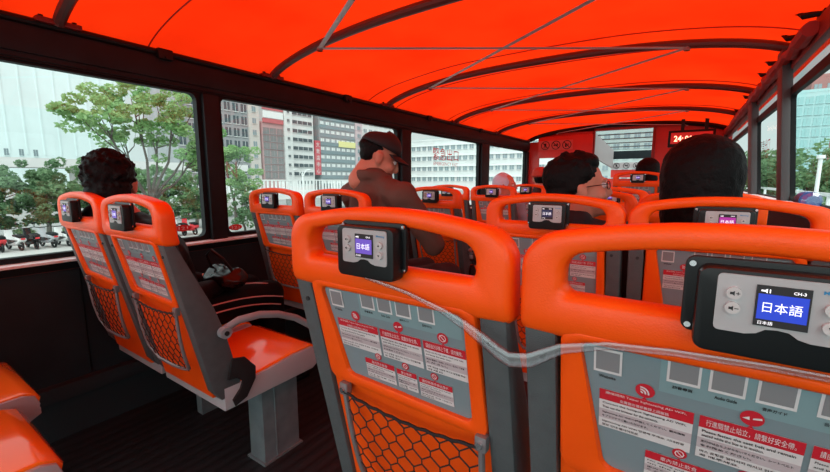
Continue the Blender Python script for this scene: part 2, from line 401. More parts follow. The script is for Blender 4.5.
    c_ = MB(); prof = [(.17, .395), (.55, .395), (.585, .42), (.592, .445), (.578, .466), (.545, .478), (.45, .474), (.34, .462), (.24, .458), (.18, .462)]
    c_.prism(prof, 'x', -.204, .204, bev=.012); cu = c_.build('cushion', ORANGE2, t, auto=50)
    r_ = MB(); r_.prism([(.16, .375), (.55, .375), (.585, .395), (.585, .415), (.57, .41), (.2, .41), (.16, .44)], 'x', -.217, .217, bev=.004)
    for sg in (-1, 1): r_.prism([(.16, .38), (.55, .38), (.575, .40), (.585, .43), (.575, .460), (.545, .472), (.45, .472), (.34, .460), (.24, .456), (.16, .458)], 'x', *sorted((sg * .206, sg * .219)), bev=.003)
    r_.build('cushion_frame', LGREY, t, auto=50)
    # net and its frame
    zt, zb = .750, .545
    tt = lambda z: (zt - z) / (zt - zb)
    eL = lambda z: -.130 + .030 * tt(z)
    eR = lambda z: .168 + .006 * tt(z)
    def fy(z): return ry(z) - .006 - .020 * math.sin(PI * min(1, tt(z)) * .62)
    path = [(eL(z), fy(z), z) for z in [zt - (zt - zb - .03) * k / 7 for k in range(8)]]
    path += [(eL(zb) + .008, fy(zb), zb + .008), (eL(zb) + .03, fy(zb), zb)]
    path += [(x, fy(zb) - .006, zb - .003) for x in (-.03, .02, .07)]
    path += [(eR(zb) - .03, fy(zb), zb), (eR(zb) - .008, fy(zb), zb + .008)]
    path += [(eR(z), fy(z), z) for z in [zt - (zt - zb - .03) * k / 7 for k in range(7, -1, -1)]]
    nf = MB(); nf.tube(path, .0055, 8); nfo = nf.build('net_frame', TUBE, t)
    for sgn in (-1, 1):
        k_ = MB(); k_.box(((eR(zt) if sgn > 0 else eL(zt)), fy(zt) + .002, zt + .006), (.020, .016, .026), b=.003)
        ko = k_.build('net_clamp', TUBE, t)
        k_ = MB(); k_.cyl(((eR(zt) if sgn > 0 else eL(zt)), fy(zt) - .008, zt + .006), .0055, .006, 'y', 12); k_.build('screw', CHROME, ko)
    n_ = MB()
    dx, dz = .037, .0235; rows = 9
    cc = lambda z: (eL(z) + eR(z)) / 2
    edge = lambda z: (eR(z) - eL(z)) / 2 - .002
    w0 = edge(zt)
    def np_(x, z):
        e = edge(z); c = cc(z); r = max(-e, min(e, x - c)); bul = .012 * (1 - (r / e) ** 2)
        top = zt - .012 * (1 - min(1, abs(r / w0)) ** 2)
        return (c + r, fy(z) - bul * .4, min(z, top))
    def inside(x, z): return zb - .002 <= z <= zt + .002 and abs(x - cc(z)) <= edge(z) + .006
    segs = []
    for r in range(rows + 1):
        z = zt - r * dz
        for k in range(-5, 6):
            x = k * dx + (dx / 2 if r % 2 else 0)
            a = (x, z); b1 = (x, z - dz * .42); c1 = (x - dx / 2, z - dz); c2 = (x + dx / 2, z - dz)
            segs += [(a, b1), (b1, c1), (b1, c2)]
    for a, b_ in segs:
        if inside(*a) and inside(*b_) or (inside(*a) or inside(*b_)) and abs((a[0] + b_[0]) / 2 - cc(a[1])) < edge(a[1]):
            a2 = (a[0], max(zb, a[1])); b2 = (b_[0], max(zb, b_[1]))
            p0, p1 = np_(*a2), np_(*b2)
            if (Vector(p0) - Vector(p1)).length > .003: n_.tube([p0, p1], .0014, 5)
    n_.tube([(cc(zt) + x * w0, fy(zt) - .004, zt - .012 * (1 - x * x) + .0012 * math.sin(x * 26)) for x in [i / 16 - 1 for i in range(33)]], .0030, 6)
    n_.build('storage_net', NETM, t)
    # audio guide unit on the back
    a_ = MB()
    a_.prism(rrect(-.0665, .0665, 1.022, 1.100, .009, 5), 'y', -.006, .001, bev=.002)
    a_.prism(rrect(-.056, .060, 1.012, 1.094, .010, 5), 'y', -.029, -.002, bev=.004)
    au = a_.build('audio_guide_unit', BLACK, t, auto=50)
    z_ = MB(); oy = -.0295
    pts = []
    for q in rrect(-.041, .049, 1.036, 1.090, .004, 4): pts.append(q)
    # bay cut out of the lower edge
    low = [(-.018, 1.036), (-.010, 1.038), (-.004, 1.0425), (.004, 1.0435), (.012, 1.0425), (.018, 1.038), (.026, 1.036)]
    pts = pts[:4] + low + pts[4:]
    z_.prism(pts, 'y', oy - .0015, oy + .003)
    z_.build('bezel', SILVER, au, smooth=False)
    z_ = MB(); z_.box((.004 + .001, oy - .002, 1.0645), (.036, .002, .037)); so = z_.build('screen', INK, au, smooth=False)
    z_ = MB(); Pq = lambda a, b: (.005 + a, oy - .0042, b)
    z_.sheet(-.0165, .0165, 1.0525, 1.0755, lambda x, z: (.005 + x, oy - .0034, z), 0)
    z_.text('日本語', .026, .0095, lambda a, b: Pq(a, 1.0640 + b), 1)
    z_.text('CH-3', .008, .0026, lambda a, b: Pq(.010 + a, 1.0790 + b), 1, bold=True)
    z_.text('日本語', .010, .0032, lambda a, b: Pq(-.010 + a, 1.0495 + b), 1)
    z_.add([Pq(-.015, 1.0778), Pq(-.0125, 1.0778), Pq(-.0108, 1.0765), Pq(-.0108, 1.0805), Pq(-.0125, 1.0792), Pq(-.015, 1.0792)], [(0, 1, 2, 3, 4, 5)], 1)
    z_.add([Pq(-.0095, 1.0768), Pq(-.0087, 1.0768), Pq(-.0087, 1.0802), Pq(-.0095, 1.0802)], [(0, 1, 2, 3)], 1)
    z_.build('screen_display', [scr, SCR_W], au, smooth=False)
    for bx, bz, sym in ((-.0285, 1.0730, '聲+'), (-.0285, 1.0590, '聲-'), (.0365, 1.0680, '▲'), (.0365, 1.0525, '▼')):
        z_ = MB(); z_.cyl((bx, oy - .0032, bz), .0056, .004, 'y', 20)
        if bx < 0:
            z_.add([(bx - .003, oy - .0056, bz - .0012), (bx - .001, oy - .0056, bz - .0012), (bx + .0004, oy - .0056, bz - .0024), (bx + .0004, oy - .0056, bz + .0024), (bx - .001, oy - .0056, bz + .0012), (bx - .003, oy - .0056, bz + .0012)], [(0, 1, 2, 3, 4, 5)], 1)
            z_.text('+' if bz > 1.065 else '-', .003, .003 if bz > 1.065 else .0007, lambda a, b, bx=bx, bz=bz: (bx + .0028 + a, oy - .0056, bz + b), 1, bold=True)
        else:
            d = 1 if bz > 1.06 else -1
            z_.add([(bx - .0022, oy - .0056, bz - d * .0014), (bx + .0022, oy - .0056, bz - d * .0014), (bx, oy - .0056, bz + d * .002)], [(0, 1, 2)], 1)
        z_.build('button', [BTN, INK], au)
    z_ = MB(); z_.text('Meeting', .016, .0040, lambda a, b: (.0375 + a, oy - .0022, 1.0815 + b), 0, bold=True); z_.build('maker_lettering', BLUEINK, au, smooth=False)
    for sx_, sz_ in ((-.0605, 1.0925), (-.0605, 1.029), (.0625, 1.0945), (.0625, 1.028)):
        z_ = MB(); z_.cyl((sx_, -.0075, sz_), .003, .003, 'y', 10); z_.build('screw', CHROME, au)
    if aisle_side:
        s = aisle_side
        z_ = MB(); z_.box((s * .075, .448, .19), (.10, .175, .38), b=.004); z_.box((s * .1265, .42, .19), (.004, .006, .37))
        z_.box((s * .075, .448, .004), (.12, .195, .008)); z_.build('pedestal', STEELG, t, auto=40)
        if not arm: return t
        z_ = MB(); pth = [(s * .232, y, z) for y, z in ((.155, .655), (.175, .676), (.22, .690), (.30, .687), (.38, .666), (.46, .628), (.53, .575), (.59, .51), (.625, .45), (.632, .40))]
        z_.tube(pth, .0135, 10, flat=(.8, 1)); ARMG = mat('armrest_grey', (.26, .31, .33), .35); ar = z_.build('armrest', ARMG, t)
        for y, z in ((.165, .664), (.63, .405)):
            z_ = MB(); z_.cyl((s * .236, y, z), .019, .026, 'x', 20); ho = z_.build('hinge_cap', ARMG, ar)
            z_ = MB(); z_.cyl((s * .251, y, z), .008, .004, 'x', 12); z_.build('bolt', INK, ar)
        z_ = MB(); bp_ = [(.19, .56), (.235, .55), (.275, .50), (.272, .455), (.235, .40), (.19, .385), (.182, .41), (.212, .44), (.222, .465), (.20, .485), (.17, .49)]
        z_.prism(bp_, 'x', *sorted((s * .223, s * .232)), bev=.002)
        z_.build('seat_belt', BELT, t)
    else:
        z_ = MB(); z_.box((0, .40, .355), (.36, .30, .04), b=.004); z_.box((0, .46, .17), (.05, .12, .34)); z_.build('mounting_bracket', STEELG, t, auto=40)
    return t
XL, XR, YB, YF = -2.28, .45, -1.6, 6.75
XC, HW = (XL + XR) / 2, 1.36
# ------------------------------------------------------------- deck floor
def floor_mat():
    m = bpy.data.materials.new('ribbed_deck'); m.use_nodes = True; t = m.node_tree; b = t.nodes['Principled BSDF']
    co = t.nodes.new('ShaderNodeTexCoord'); w = t.nodes.new('ShaderNodeTexWave'); w.wave_type = 'BANDS'; w.bands_direction = 'X'
    w.inputs['Scale'].default_value = 5.5; w.inputs['Distortion'].default_value = .25
    mp = t.nodes.new('ShaderNodeMapping'); mp.inputs['Rotation'].default_value = (0, 0, 0)
    t.links.new(co.outputs['Object'], mp.inputs[0]); t.links.new(mp.outputs[0], w.inputs[0])
    r = t.nodes.new('ShaderNodeValToRGB'); r.color_ramp.elements[0].position = .0; r.color_ramp.elements[1].position = .35
    r.color_ramp.elements[0].color = (.004, .006, .007, 1); r.color_ramp.elements[1].color = (.014, .018, .021, 1)
    t.links.new(w.outputs[0], r.inputs[0]); t.links.new(r.outputs[0], b.inputs['Base Color']); b.inputs['Roughness'].default_value = .55
    bp = t.nodes.new('ShaderNodeBump'); bp.inputs['Strength'].default_value = .4; bp.inputs['Distance'].default_value = .004
    t.links.new(w.outputs[0], bp.inputs['Height']); t.links.new(bp.outputs[0], b.inputs['Normal']); return m
m = MB(); m.box(((XL + XR) / 2, (YB + 9.3) / 2, -.04), (XR - XL + .1, 9.3 - YB, .08)); struct(m.build('floor', floor_mat()))
# ------------------------------------------------------------- side walls
def plate_yz(mb, y0, y1, z0, z1, r, Y0, Y1, Z0, Z1, xa, xb, mi=0):
    inn = rr2(y0, y1, z0, z1, r, r, n=6, m=6); out = rr2(Y0, Y1, Z0, Z1, .0005, .0005, n=6, m=6)
    n = len(inn); vs = [(xa, *p) for p in out] + [(xa, *p) for p in inn] + [(xb, *p) for p in inn] + [(xb, *p) for p in out]
    fs = []
    for i in range(n):
        j = (i + 1) % n
        for a, b in ((0, 1), (1, 2), (2, 3), (3, 0)): fs.append((a * n + i, a * n + j, b * n + j, b * n + i))
    mb.add(vs, fs, mi)
def lean(mb):
    mb.v = [(x - max(0, z - 1.05) * .09, y, z) for x, y, z in mb.v]; return mb
# left
m = MB(); m.box((XL - .03, (YB + YF) / 2, .39), (.06, YF - YB, .78)); struct(m.build('wall_left', WALLP))
for y in (-.35, .60, 1.95, 3.3, 4.7):
    m = MB(); m.box((XL + .001, y, .52), (.004, .006, .50)); struct(m.build('trim_1', BLACK))
m = MB(); m.box((XL + .025, (YB + YF) / 2, .225), (.05, YF - YB, .07), b=.006); m.box((XL + .012, (YB + YF) / 2, .10), (.024, YF - YB, .19)); struct(m.build('baseboard_left', mat('dark_ledge', (.022, .028, .032), .5)))
m = MB(); m.box((XL - .005, (YB + YF) / 2, .79), (.04, YF - YB, .032)); struct(m.build('trim_2', DARKW))
m = MB(); m.box((XL + .018, (YB + YF) / 2, .820), (.10, YF - YB, .012), b=.003); struct(m.build('trim_3', SILLM))
m = MB(); m.box((XL + .002, (YB + YF) / 2, .774), (.012, YF - YB, .005)); struct(m.build('trim_4', mat('red_pinstripe', (.25, .03, .03), .4)))
LW = [(-1.5, 1.19), (1.33, 3.04), (3.27, 4.82), (5.14, 6.61)]
edges = [YB, 1.26, 3.155, 4.98, YF]
for i, (a, b) in enumerate(LW):
    m = MB(); plate_yz(m, a, b, .850, 1.640, .035, edges[i], edges[i + 1], .828, 1.66, XL - .035, XL + .005, 0)
    struct(m.build('window_%d' % (i + 1), DARKW, smooth=False))
    g = MB(); g.sheet(a - .02, b + .02, .84, 1.65, lambda y, z: (XL - .02, y, z)); struct(g.build('window_%d' % (i + 11), GLASS, smooth=False))
for y0, y1 in ((1.215, 1.305), (3.08, 3.23), (4.86, 5.10), (6.64, 6.74)):
    m = MB(); m.box((XL + .018, (y0 + y1) / 2, 1.235), (.03, y1 - y0, .82), b=.006); struct(m.build('trim_5', BEAM))
m = MB(); m.box((XL - .01, (YB + YF) / 2, 1.73), (.07, YF - YB, .14)); m.box((XL + .02, (YB + YF) / 2, 1.73), (.03, YF - YB, .10), b=.008); struct(m.build('wall_left', BEAM))
m = MB(); m.tube([(XL + .02, YB, 1.808), (XL + .02, YF, 1.808)], .018, 10); struct(m.build('trim_6', BLACK))
m = MB(); m.box((XL + .004, (YB + YF) / 2, 1.662), (.02, YF - YB, .018)); struct(m.build('trim_7', BLACK))
# right
m = MB(); m.box((XR + .03, (YB + YF) / 2, .50), (.06, YF - YB, 1.00)); struct(m.build('wall_right', WALLP))
m = MB(); m.box((XR + .005, (YB + YF) / 2, 1.045), (.11, YF - YB, .035), b=.008); struct(m.build('trim_8', mat('white_ledge', (.85, .85, .85), .3)))
RW = [(-1.5, 1.25), (1.42, 2.80), (2.93, 3.97), (4.18, 6.6)]; edges = [YB, 1.33, 2.865, 4.075, YF]
for i, (a, b) in enumerate(RW):
    m = MB(); plate_yz(m, a, b, 1.070, 1.595, .03, edges[i], edges[i + 1], 1.05, 1.635, XR + .0, XR + .022, 0); lean(m)
    struct(m.build('window_%d' % (i + 5), DARKW, smooth=False))
    g = MB(); g.sheet(a - .02, b + .02, 1.06, 1.61, lambda y, z: (XR + .012, y, z)); lean(g); struct(g.build('window_%d' % (i + 15), GLASS, smooth=False))
PILG = mat('pillar_grey', (.05, .055, .058), .5)
for y0, y1 in ((1.28, 1.38), (2.80, 2.93), (3.97, 4.18), (6.64, 6.74)):
    m = MB(); m.box((XR - .012, (y0 + y1) / 2, 1.43), (.045, y1 - y0, .80), b=.008); lean(m); struct(m.build('trim_9', PILG))
m = MB(); m.sheet(YB, YF, 1.63, 1.80, lambda y, z: (XR - .025, y, z)); struct(m.build('trim_10', clear_mat('frosted_band', (.55, .58, .59), (.9, .9, .9), .4, .2)))
DRED = mat('dark_red_rail', (.16, .018, .014), .45)
m = MB(); m.box((XR - .045, (YB + YF) / 2, 1.775), (.035, YF - YB, .10), b=.01); struct(m.build('trim_11', DRED))
# ------------------------------------------------------------- canvas roof
def bz(x): s = min(1, abs(x - XC) / HW); return 1.82 + .165 * (1 - s ** 2.5) ** .7
BOWY = [-.45, .62, 1.67, 2.86, 4.10, 5.36, 6.72]
def fz(x, y):
    s = min(1, abs(x - XC) / (HW + .055)); z = 1.80 + .215 * (1 - s ** 2.6) ** .62
    ds = min(abs(y - b) for b in BOWY)
    sag = -.016 * math.sin(min(1, ds / .6) * PI / 2) * (1 - s ** 4)
    return z + sag + .004 * noise.noise(Vector((x * 2.5, y * 2.5, 0)))
m = MB(); nx, ny = 60, 110
xs = [XC + (HW + .055) * math.sin(PI / 2 * (2 * i / nx - 1)) for i in range(nx + 1)]; ys = [YB + (YF + .05 - YB) * j / ny for j in range(ny + 1)]
vs = [(x, y, fz(x, y)) for y in ys for x in xs]
m.add(vs, [(j * (nx + 1) + i, j * (nx + 1) + i + 1, (j + 1) * (nx + 1) + i + 1, (j + 1) * (nx + 1) + i) for j in range(ny) for i in range(nx)])
can = struct(m.build('ceiling', CANVAS, auto=180))
for y in (.98, 2.66, 3.05, 4.02, 4.32, 5.3, 5.6):
    m = MB(); m.tube([(x, y, fz(x, y) - .004) for x in xs[3:-3]], .0035, 5); struct(m.build('seam', mat('canvas_seam', (.45, .02, .01), .6), can))
BPT = {}
for k, y in enumerate(BOWY):
    t = thing('roof_bow', 'x', 'roof bow', (0, y, 0))
    xsb = [XC + (HW - .03) * math.sin(PI / 2 * (i / 20 - 1)) for i in range(41)]
    pts = [(x, 0, bz(XC + (x - XC) * HW / (HW - .03)) - .002) for x in xsb]
    m = MB()
    if k == 6: m.tube(pts, .036, 8, flat=(1, .9)); m.build('tube', BLACK, t)
    else: m.tube(pts, .0235, 10); m.build('tube', BOWM, t)
    for x in (XL + .03, XR - .03):
        m = MB(); m.box((x, 0, 1.822), (.05, .15, .022), b=.004); fo = m.build('foot_plate', DRED, t)
        for q in (-.055, .055):
            m = MB(); m.cyl((x, q, 1.838), .009, .012, 'z', 6); m.build('bolt', BLACK, fo)
    where = ['behind the nearest bow, mostly out of view', 'at the upper left corner, nearest to the camera', 'second from near, over the second window', 'third from near, above the capped man', 'fourth from the near end', 'fifth from the near end, last before the front', 'at the very front, black and thickest'][k]
    t['label'] = 'curved roof bow under the orange canvas, ' + where; t['group'] = 'roof bows under the canvas'
for k in range(6):
    y0, y1 = BOWY[k], BOWY[k + 1]
    for d, (xa, xb) in enumerate(((-1.80, -.06), (-.06, -1.80))):
        za, zb_ = bz(xa) - .026, bz(xb) - .026
        m = MB(); m.tube([(xa, y0, za), (xb, y1, zb_)], .014, 6, flat=(1, .35))
        for q in (0, 1):
            x_, y_, z_ = ((xa, y0, za), (xb, y1, zb_))[q]; m.cyl((x_, y_, z_), .016, .03, 'z', 8)
        o = m.build('roof_brace', GALV)
        tag(o, 'thin metal roof brace, %s, slanting %s' % (['nearest the camera', 'first to second bow', 'second to third bow', 'third to fourth bow', 'fourth to fifth bow', 'last bow to front header'][k], 'from near left to far right' if d == 0 else 'from near right to far left'), 'brace', 'diagonal braces under the canvas')
# clamps on the left rail and brackets on the right rail
for i, y in enumerate((1.03, 2.35, 3.55, 4.8)):
    m = MB(); m.box((XL + .03, y, 1.80), (.05, .07, .05), b=.006); m.cyl((XL + .058, y, 1.785), .008, .01, 'x', 8)
    tag(m.build('rail_clamp', BLACK), 'small black clamp on the left roof rail above %s' % ['the first window by the tree', 'the second window', 'the third window', 'the gap before the front window'][i], 'clamp', 'clamps along the left roof rail')
for i, y in enumerate((2.45, 2.78, 3.3, 3.62, 4.5, 5.3)):
    m = MB(); m.tube([(XR - .02, y - .05, 1.86), (XR - .09, y, 1.87), (XR - .10, y + .03, 1.90)], .014, 8); m.box((XR - .03, y - .03, 1.84), (.03, .12, .05), b=.006)
    tag(m.build('rail_bracket', BLACK), 'black hooked bracket on the right roof rail, %s from the near end' % ['first', 'second', 'third', 'fourth', 'fifth', 'sixth'][i], 'bracket', 'brackets along the right roof rail')
# rolled side curtain on the right rail
m = MB(); pts = []; rad = []
for i in range(60):
    y = 2.3 + i * .073; pts.append((XR - .085 + .006 * math.sin(i * 1.7), y, 1.775 + .008 * math.sin(i * 2.3))); rad.append(.030 + .008 * math.sin(i * 1.3) * math.sin(i * .7))
m.tube(pts, rad, 10); tag(m.build('rolled_curtain', mat('red_cloth', (.30, .018, .012), .6)), 'rolled dark red cloth side curtain tied along the right roof rail', 'curtain')
# ------------------------------------------------------------- front end
FY = 6.78
m = MB()
for a, b, z0, z1 in ((XL, -1.25, 0, 1.02), (-.44, XR, 0, 1.93), (-2.34, -2.1, 1.0, 1.8), (-2.1, -1.25, 1.84, 1.97)): m.box(((a + b) / 2, FY + .03, (z0 + z1) / 2), (b - a, .05, z1 - z0))
m.box(((XL + XR) / 2, FY + .03, 1.95), (XR - XL, .05, .05))
struct(m.build('wall_front', REDP))
m = MB()
for x in (-1.25, -.44): m.box((x, FY, .95), (.04, .05, 1.95), b=.004)
struct(m.build('door_1', mat('dark_red_frame', (.22, .015, .012), .4)))
t = thing('overhead_sign', 'red overhead box at the front with three round symbols in a paler strip', 'sign', (-1.675, FY - .03, 1.53))
m = MB(); m.box((0, 0, .17), (.84, .08, .34), b=.006); m.build('box', REDP, t)
m = MB(); m.box((-.14, -.042, .20), (.54, .005, .15)); st = m.build('symbol_strip', mat('faded_red_strip', (.62, .13, .11), .4), t)
def prohib(par, cx, cy, cz, r, kind, mt=BLACK):
    m = MB(); m.tube([(cx + r * math.cos(2 * PI * i / 24), cy, cz + r * math.sin(2 * PI * i / 24)) for i in range(24)], r * .09, 5, closed=True)
    m.tube([(cx - r * .7, cy, cz + r * .7), (cx + r * .7, cy, cz - r * .7)], r * .08, 5)
    if kind == 0: m.box((cx, cy, cz + .1 * r), (r * .5, .002, r * .8)); m.box((cx, cy, cz - r * .55), (r * .9, .002, r * .15))
    elif kind == 1: m.box((cx, cy, cz), (r * 1.1, .002, r * .28)); m.box((cx + r * .3, cy, cz + r * .3), (r * .2, .002, r * .4))
    else: m.box((cx - r * .2, cy, cz - r * .1), (r * .35, .002, r * .9)); m.box((cx + r * .3, cy, cz), (r * .2, .002, r * .6))
    return m.build('prohibition_symbol', mt, par)
for k in range(3): prohib(st, -.30 + k * .17, -.047, .20, .065, k)
# front compartment
m = MB(); m.add([(-1.35, 6.85, 1.97), (.3, 6.85, 1.97), (.3, 9.25, 1.78), (-1.35, 9.25, 1.78)], [(0, 1, 2, 3)])
LW_ = mat('white_lining', (.72, .72, .72), .5); struct(m.build('ceiling', clear_mat('milky_roof_glazing', (.80, .82, .82), (.9, .9, .9), .4, .12), smooth=False))
for i, y in enumerate((6.98, 7.38, 7.8, 8.25, 8.72)):
    m = MB(); z = 1.965 - (y - 6.85) * .0792; m.box((-.52, y, z - .01), (1.65, .022, .016)); struct(m.build('trim_12', mat('dark_slat', (.05, .03, .03), .5)))
m = MB(); m.add([(-1.30, 6.85, 1.97), (-1.30, 9.2, 1.78), (-1.30, 9.2, 1.42), (-1.30, 6.85, 1.56), (-1.33, 6.85, 1.97), (-1.33, 9.2, 1.78), (-1.33, 9.2, 1.42), (-1.33, 6.85, 1.56)], [(0, 1, 2, 3), (7, 6, 5, 4), (0, 4, 5, 1), (3, 2, 6, 7), (0, 3, 7, 4), (1, 5, 6, 2)])
struct(m.build('wall_left', mat('grey_valance', (.45, .43, .43), .5), smooth=False))
m = MB(); m.box((-.5, 9.27, 1.68), (1.8, .08, .16)); struct(m.build('trim_13', BEAM))
m = MB(); m.box((-.5, 9.27, .60), (1.8, .06, 1.2)); m.box((.40, 9.27, 1.3), (.1, .06, .9)); struct(m.build('wall_front', REDP))
t = thing('notice_board', 'pale board with three round symbols under the dark beam at the very front', 'sign', (-.93, 9.2, 1.40))
m = MB(); m.box((0, 0, .06), (.80, .02, .13)); m.build('board', mat('pale_board', (.55, .50, .50), .5), t)
for k in range(4): prohib(t, -.30 + k * .18, -.014, .06, .055, k % 3)
m = MB(); m.box((-.93, 9.22, 1.30), (.80, .03, .16)); tag(m.build('red_panel', REDP), 'red panel below the symbol board at the very front', 'panel')
# LED clock
t = thing('led_clock', 'black box clock with glowing red digits hanging at the front above the large dark hair', 'clock', (0.0, 6.3, 1.60))
m = MB(); m.box((0, 0, .10), (.50, .09, .21), b=.008); cb = m.build('case', BLACK, t)
m = MB(); m.box((0, -.047, .105), (.44, .004, .14)); m.build('display_window', LEDG, t)
m = MB(); m.text('24:', .10, .075, lambda a, b: (-.135 + a, -.052, .100 + b), 0, bold=True); m.text('0608', .15, .055, lambda a, b: (.01 + a, -.052, .105 + b), 0, bold=True); m.build('digits', LED, t)
for x in (-.1, .15):
    m = MB(); m.box((x, 0, .27), (.04, .04, .15)); m.build('hanger', BLACK, t)
# stickers and lettering on the windows
WRED = mat('window_sticker_red', (.62, .04, .05), .5)
def wtext(name, x, y, z, txt, w, h, label, m_=WRED, flip=1, bold=False, sub=None):
    m = MB(); m.text(txt, w, h, lambda a, b: (x, y + a * flip, z + b), 0, bold=bold)
    if sub: m.text(sub, w * .95, h * .28, lambda a, b: (x, y + a * flip, z - h * .78 + b), 0)
    tag(m.build(name, m_, smooth=False), label, 'lettering')
wtext('window_lettering', XL - .015, 4.0, 1.455, '緊急出口', .58, .135, 'red emergency exit characters on the third left window', sub='EMERGENCY EXIT')
wtext('window_lettering', XR + .012, 4.0, 1.42, '緊急出口', .46, .10, 'red emergency exit characters on the right window beyond the pillar', flip=-1, sub='EMERGENCY EXIT')
wtext('window_lettering', XL - .015, 1.385, 1.23, 'N', .07, .10, 'white letter N at the near edge of the second left window', m_=FILMW)
for y, z, w in ((1.385, .880, 'lower near corner of the second left window'), (1.075, .905, 'lower far corner of the first left window')):
    m = MB(); N = 24; m.add([(XL - .014, y + .045 * math.cos(2 * PI * i / N), z + .018 * math.sin(2 * PI * i / N)) for i in range(N)], [tuple(range(N))], 0)
    m.text('121', .05, .017, lambda a, b: (XL - .011, y + a, z + b), 1, bold=True)
    tag(m.build('oval_sticker', [WRED, WHITE], smooth=False), 'red oval number sticker in the ' + w, 'sticker')
# ------------------------------------------------------------- seats
def child_map():
    d = {}
    for o in COL.objects:
        if o.parent: d.setdefault(o.parent, []).append(o)
    return d
def dup(root, cm):
    r = root.copy(); COL.objects.link(r)
    for ch in cm.get(root, []):
        c = ch.copy(); COL.objects.link(c); c.parent = r
        for g in cm.get(ch, []):
            d = g.copy(); COL.objects.link(d); d.parent = c
    return r
protoL, protoW, protoR, protoA = make_seat(+1), make_seat(0), make_seat(-1), make_seat(+1, arm=False)
cm = child_map(); used = set()
LX = (-1.475, -1.945); RX = (-.405, .054)
seats = []
def place(p, x, y, z, label, group, scr=None):
    o = p if p not in used else dup(p, cm); used.add(p)
    o.location = (x, y, z); o['label'] = label; o['group'] = group
    seats.append((o, scr)); return o
GR = 'orange and grey bus seats'
place(protoA, LX[0], -.335, 0, 'orange bus seat at the lower left corner, only its shiny cushion in view', GR)
place(protoW, LX[1], -.275, 0, 'orange window seat at the left edge beyond the corner seat, only its cushion in view', GR)
place(protoL, LX[0], .52, 0, 'orange and grey aisle seat with curved grey armrest and steel pedestal, left of the aisle', GR)
place(protoW, LX[1], .52, 0, 'orange window seat on the left that the person in black jacket sits in', GR)
nm = ['second row', 'third row', 'fourth row', 'fifth row']
place(protoW, LX[1], 1.40, 0, 'orange window seat against the second left window, empty, beside the capped man', GR)
place(protoL, LX[0], 1.42, 0, 'orange aisle seat on the left that the man in the dark cap sits in', GR)
place(protoL, LX[0], 2.36, 0, 'orange aisle seat on the left just in front of the man in the dark cap', GR)
place(protoW, LX[1], 2.36, 0, 'orange window seat on the left hidden behind the man in the dark cap', GR)
place(protoL, LX[0], 3.42, 0, 'orange seat on the left that the person in the pale hood sits in', GR)
place(protoW, LX[1], 3.42, 0, 'orange window seat on the left beside the pale hood', GR)
place(protoL, LX[0], 4.35, 0, 'orange seat on the left that the person in the red cap sits in', GR)
place(protoR, RX[0], .486, 0, 'large orange and grey seat back in the middle, with information sheet and violet-lit screen', GR)
place(protoW, RX[1], .486, 0, 'largest and nearest orange seat back at lower right, its screen reading blue characters', GR, SCR_B)
place(protoR, RX[0] + .039, 1.31, 0, 'orange seat back that the man with glasses sits in, small dark screen', GR, SCR_D)
place(protoW, RX[1] + .034, 1.31, 0, 'orange seat back with magenta screen, in front of the nearest right seat', GR, SCR_M)
place(protoR, RX[0], 2.08, 0, 'orange seat right of the aisle in front of the man with glasses', GR)
place(protoW, RX[1], 2.08, 0, 'orange window seat hidden behind the largest dark head', GR)
place(protoR, RX[0], 2.80, 0, 'orange seat right of the aisle, two rows in front of the man with glasses', GR)
place(protoR, RX[0], 4.50, .13, 'raised orange seat near the front right, below the small far dark head', GR)
cm2 = child_map()
for o, s in seats:
    for au_ in cm2[o]:
        if not au_.name.startswith('audio_guide_unit'): continue
        if o.location.y < 1:
            if abs(o.location.x - RX[0]) < .01: au_.location = (-.006, 0, .004)
            if abs(o.location.x - RX[1]) < .01: au_.location = (.018, 0, -.005)
        for ch in cm2[au_]:
            if s and ch.name.startswith('screen_display'): ch.data = ch.data.copy(); ch.data.materials[0] = s
m = MB(); m.box(((-.70 + XR) / 2, 5.6, .065), (XR + .70, 2.3, .13), b=.005); struct(m.build('trim_14', mat('dark_platform', (.03, .028, .028), .5)))
# clear vinyl strap across the two nearest seats
m = MB(); pts = [(-.43, .482, 1.010), (-.345, .481, .998), (-.28, .478, .983), (-.24, .476, .969), (-.205, .470, .955), (-.185, .464, .948), (-.168, .460, .944), (-.145, .464, .948), (-.11, .474, .968), (-.06, .480, .982), (0, .481, .989), (.08, .481, .994), (.22, .481, .996)]
m.tube(pts, ([.003, .0035, .005, .008, .010, .011, .011, .010, .007, .005, .0045, .004, .004, .004])[:len(pts)], 10, flat=(.4, 1)); tag(m.build('clear_strap', CLEARP), 'clear vinyl strap stretched across the backs of the two nearest seats under their handles', 'strap')
# bottle on the right ledge seen through the handle
t = thing('water_bottle', 'small bottle with blue label lying at the right ledge, seen through the seat handle', 'bottle', (.41, 2.14, 1.053))
m = MB(); m.tube([(0, y, .036) for y in (0, .01, .15, .175, .20)], [.02, .033, .033, .024, .012], 16); m.build('body', clear_mat('bottle_plastic', (.8, .85, .86), (.9, .9, .9), .1, .2), t)
m = MB(); m.cyl((0, .08, .036), .0345, .08, 'y', 20); m.build('bottle_label', mat('blue_label', (.02, .12, .42), .4), t)
m = MB(); m.cyl((0, .21, .036), .014, .02, 'y', 14); m.build('cap', WHITE, t)
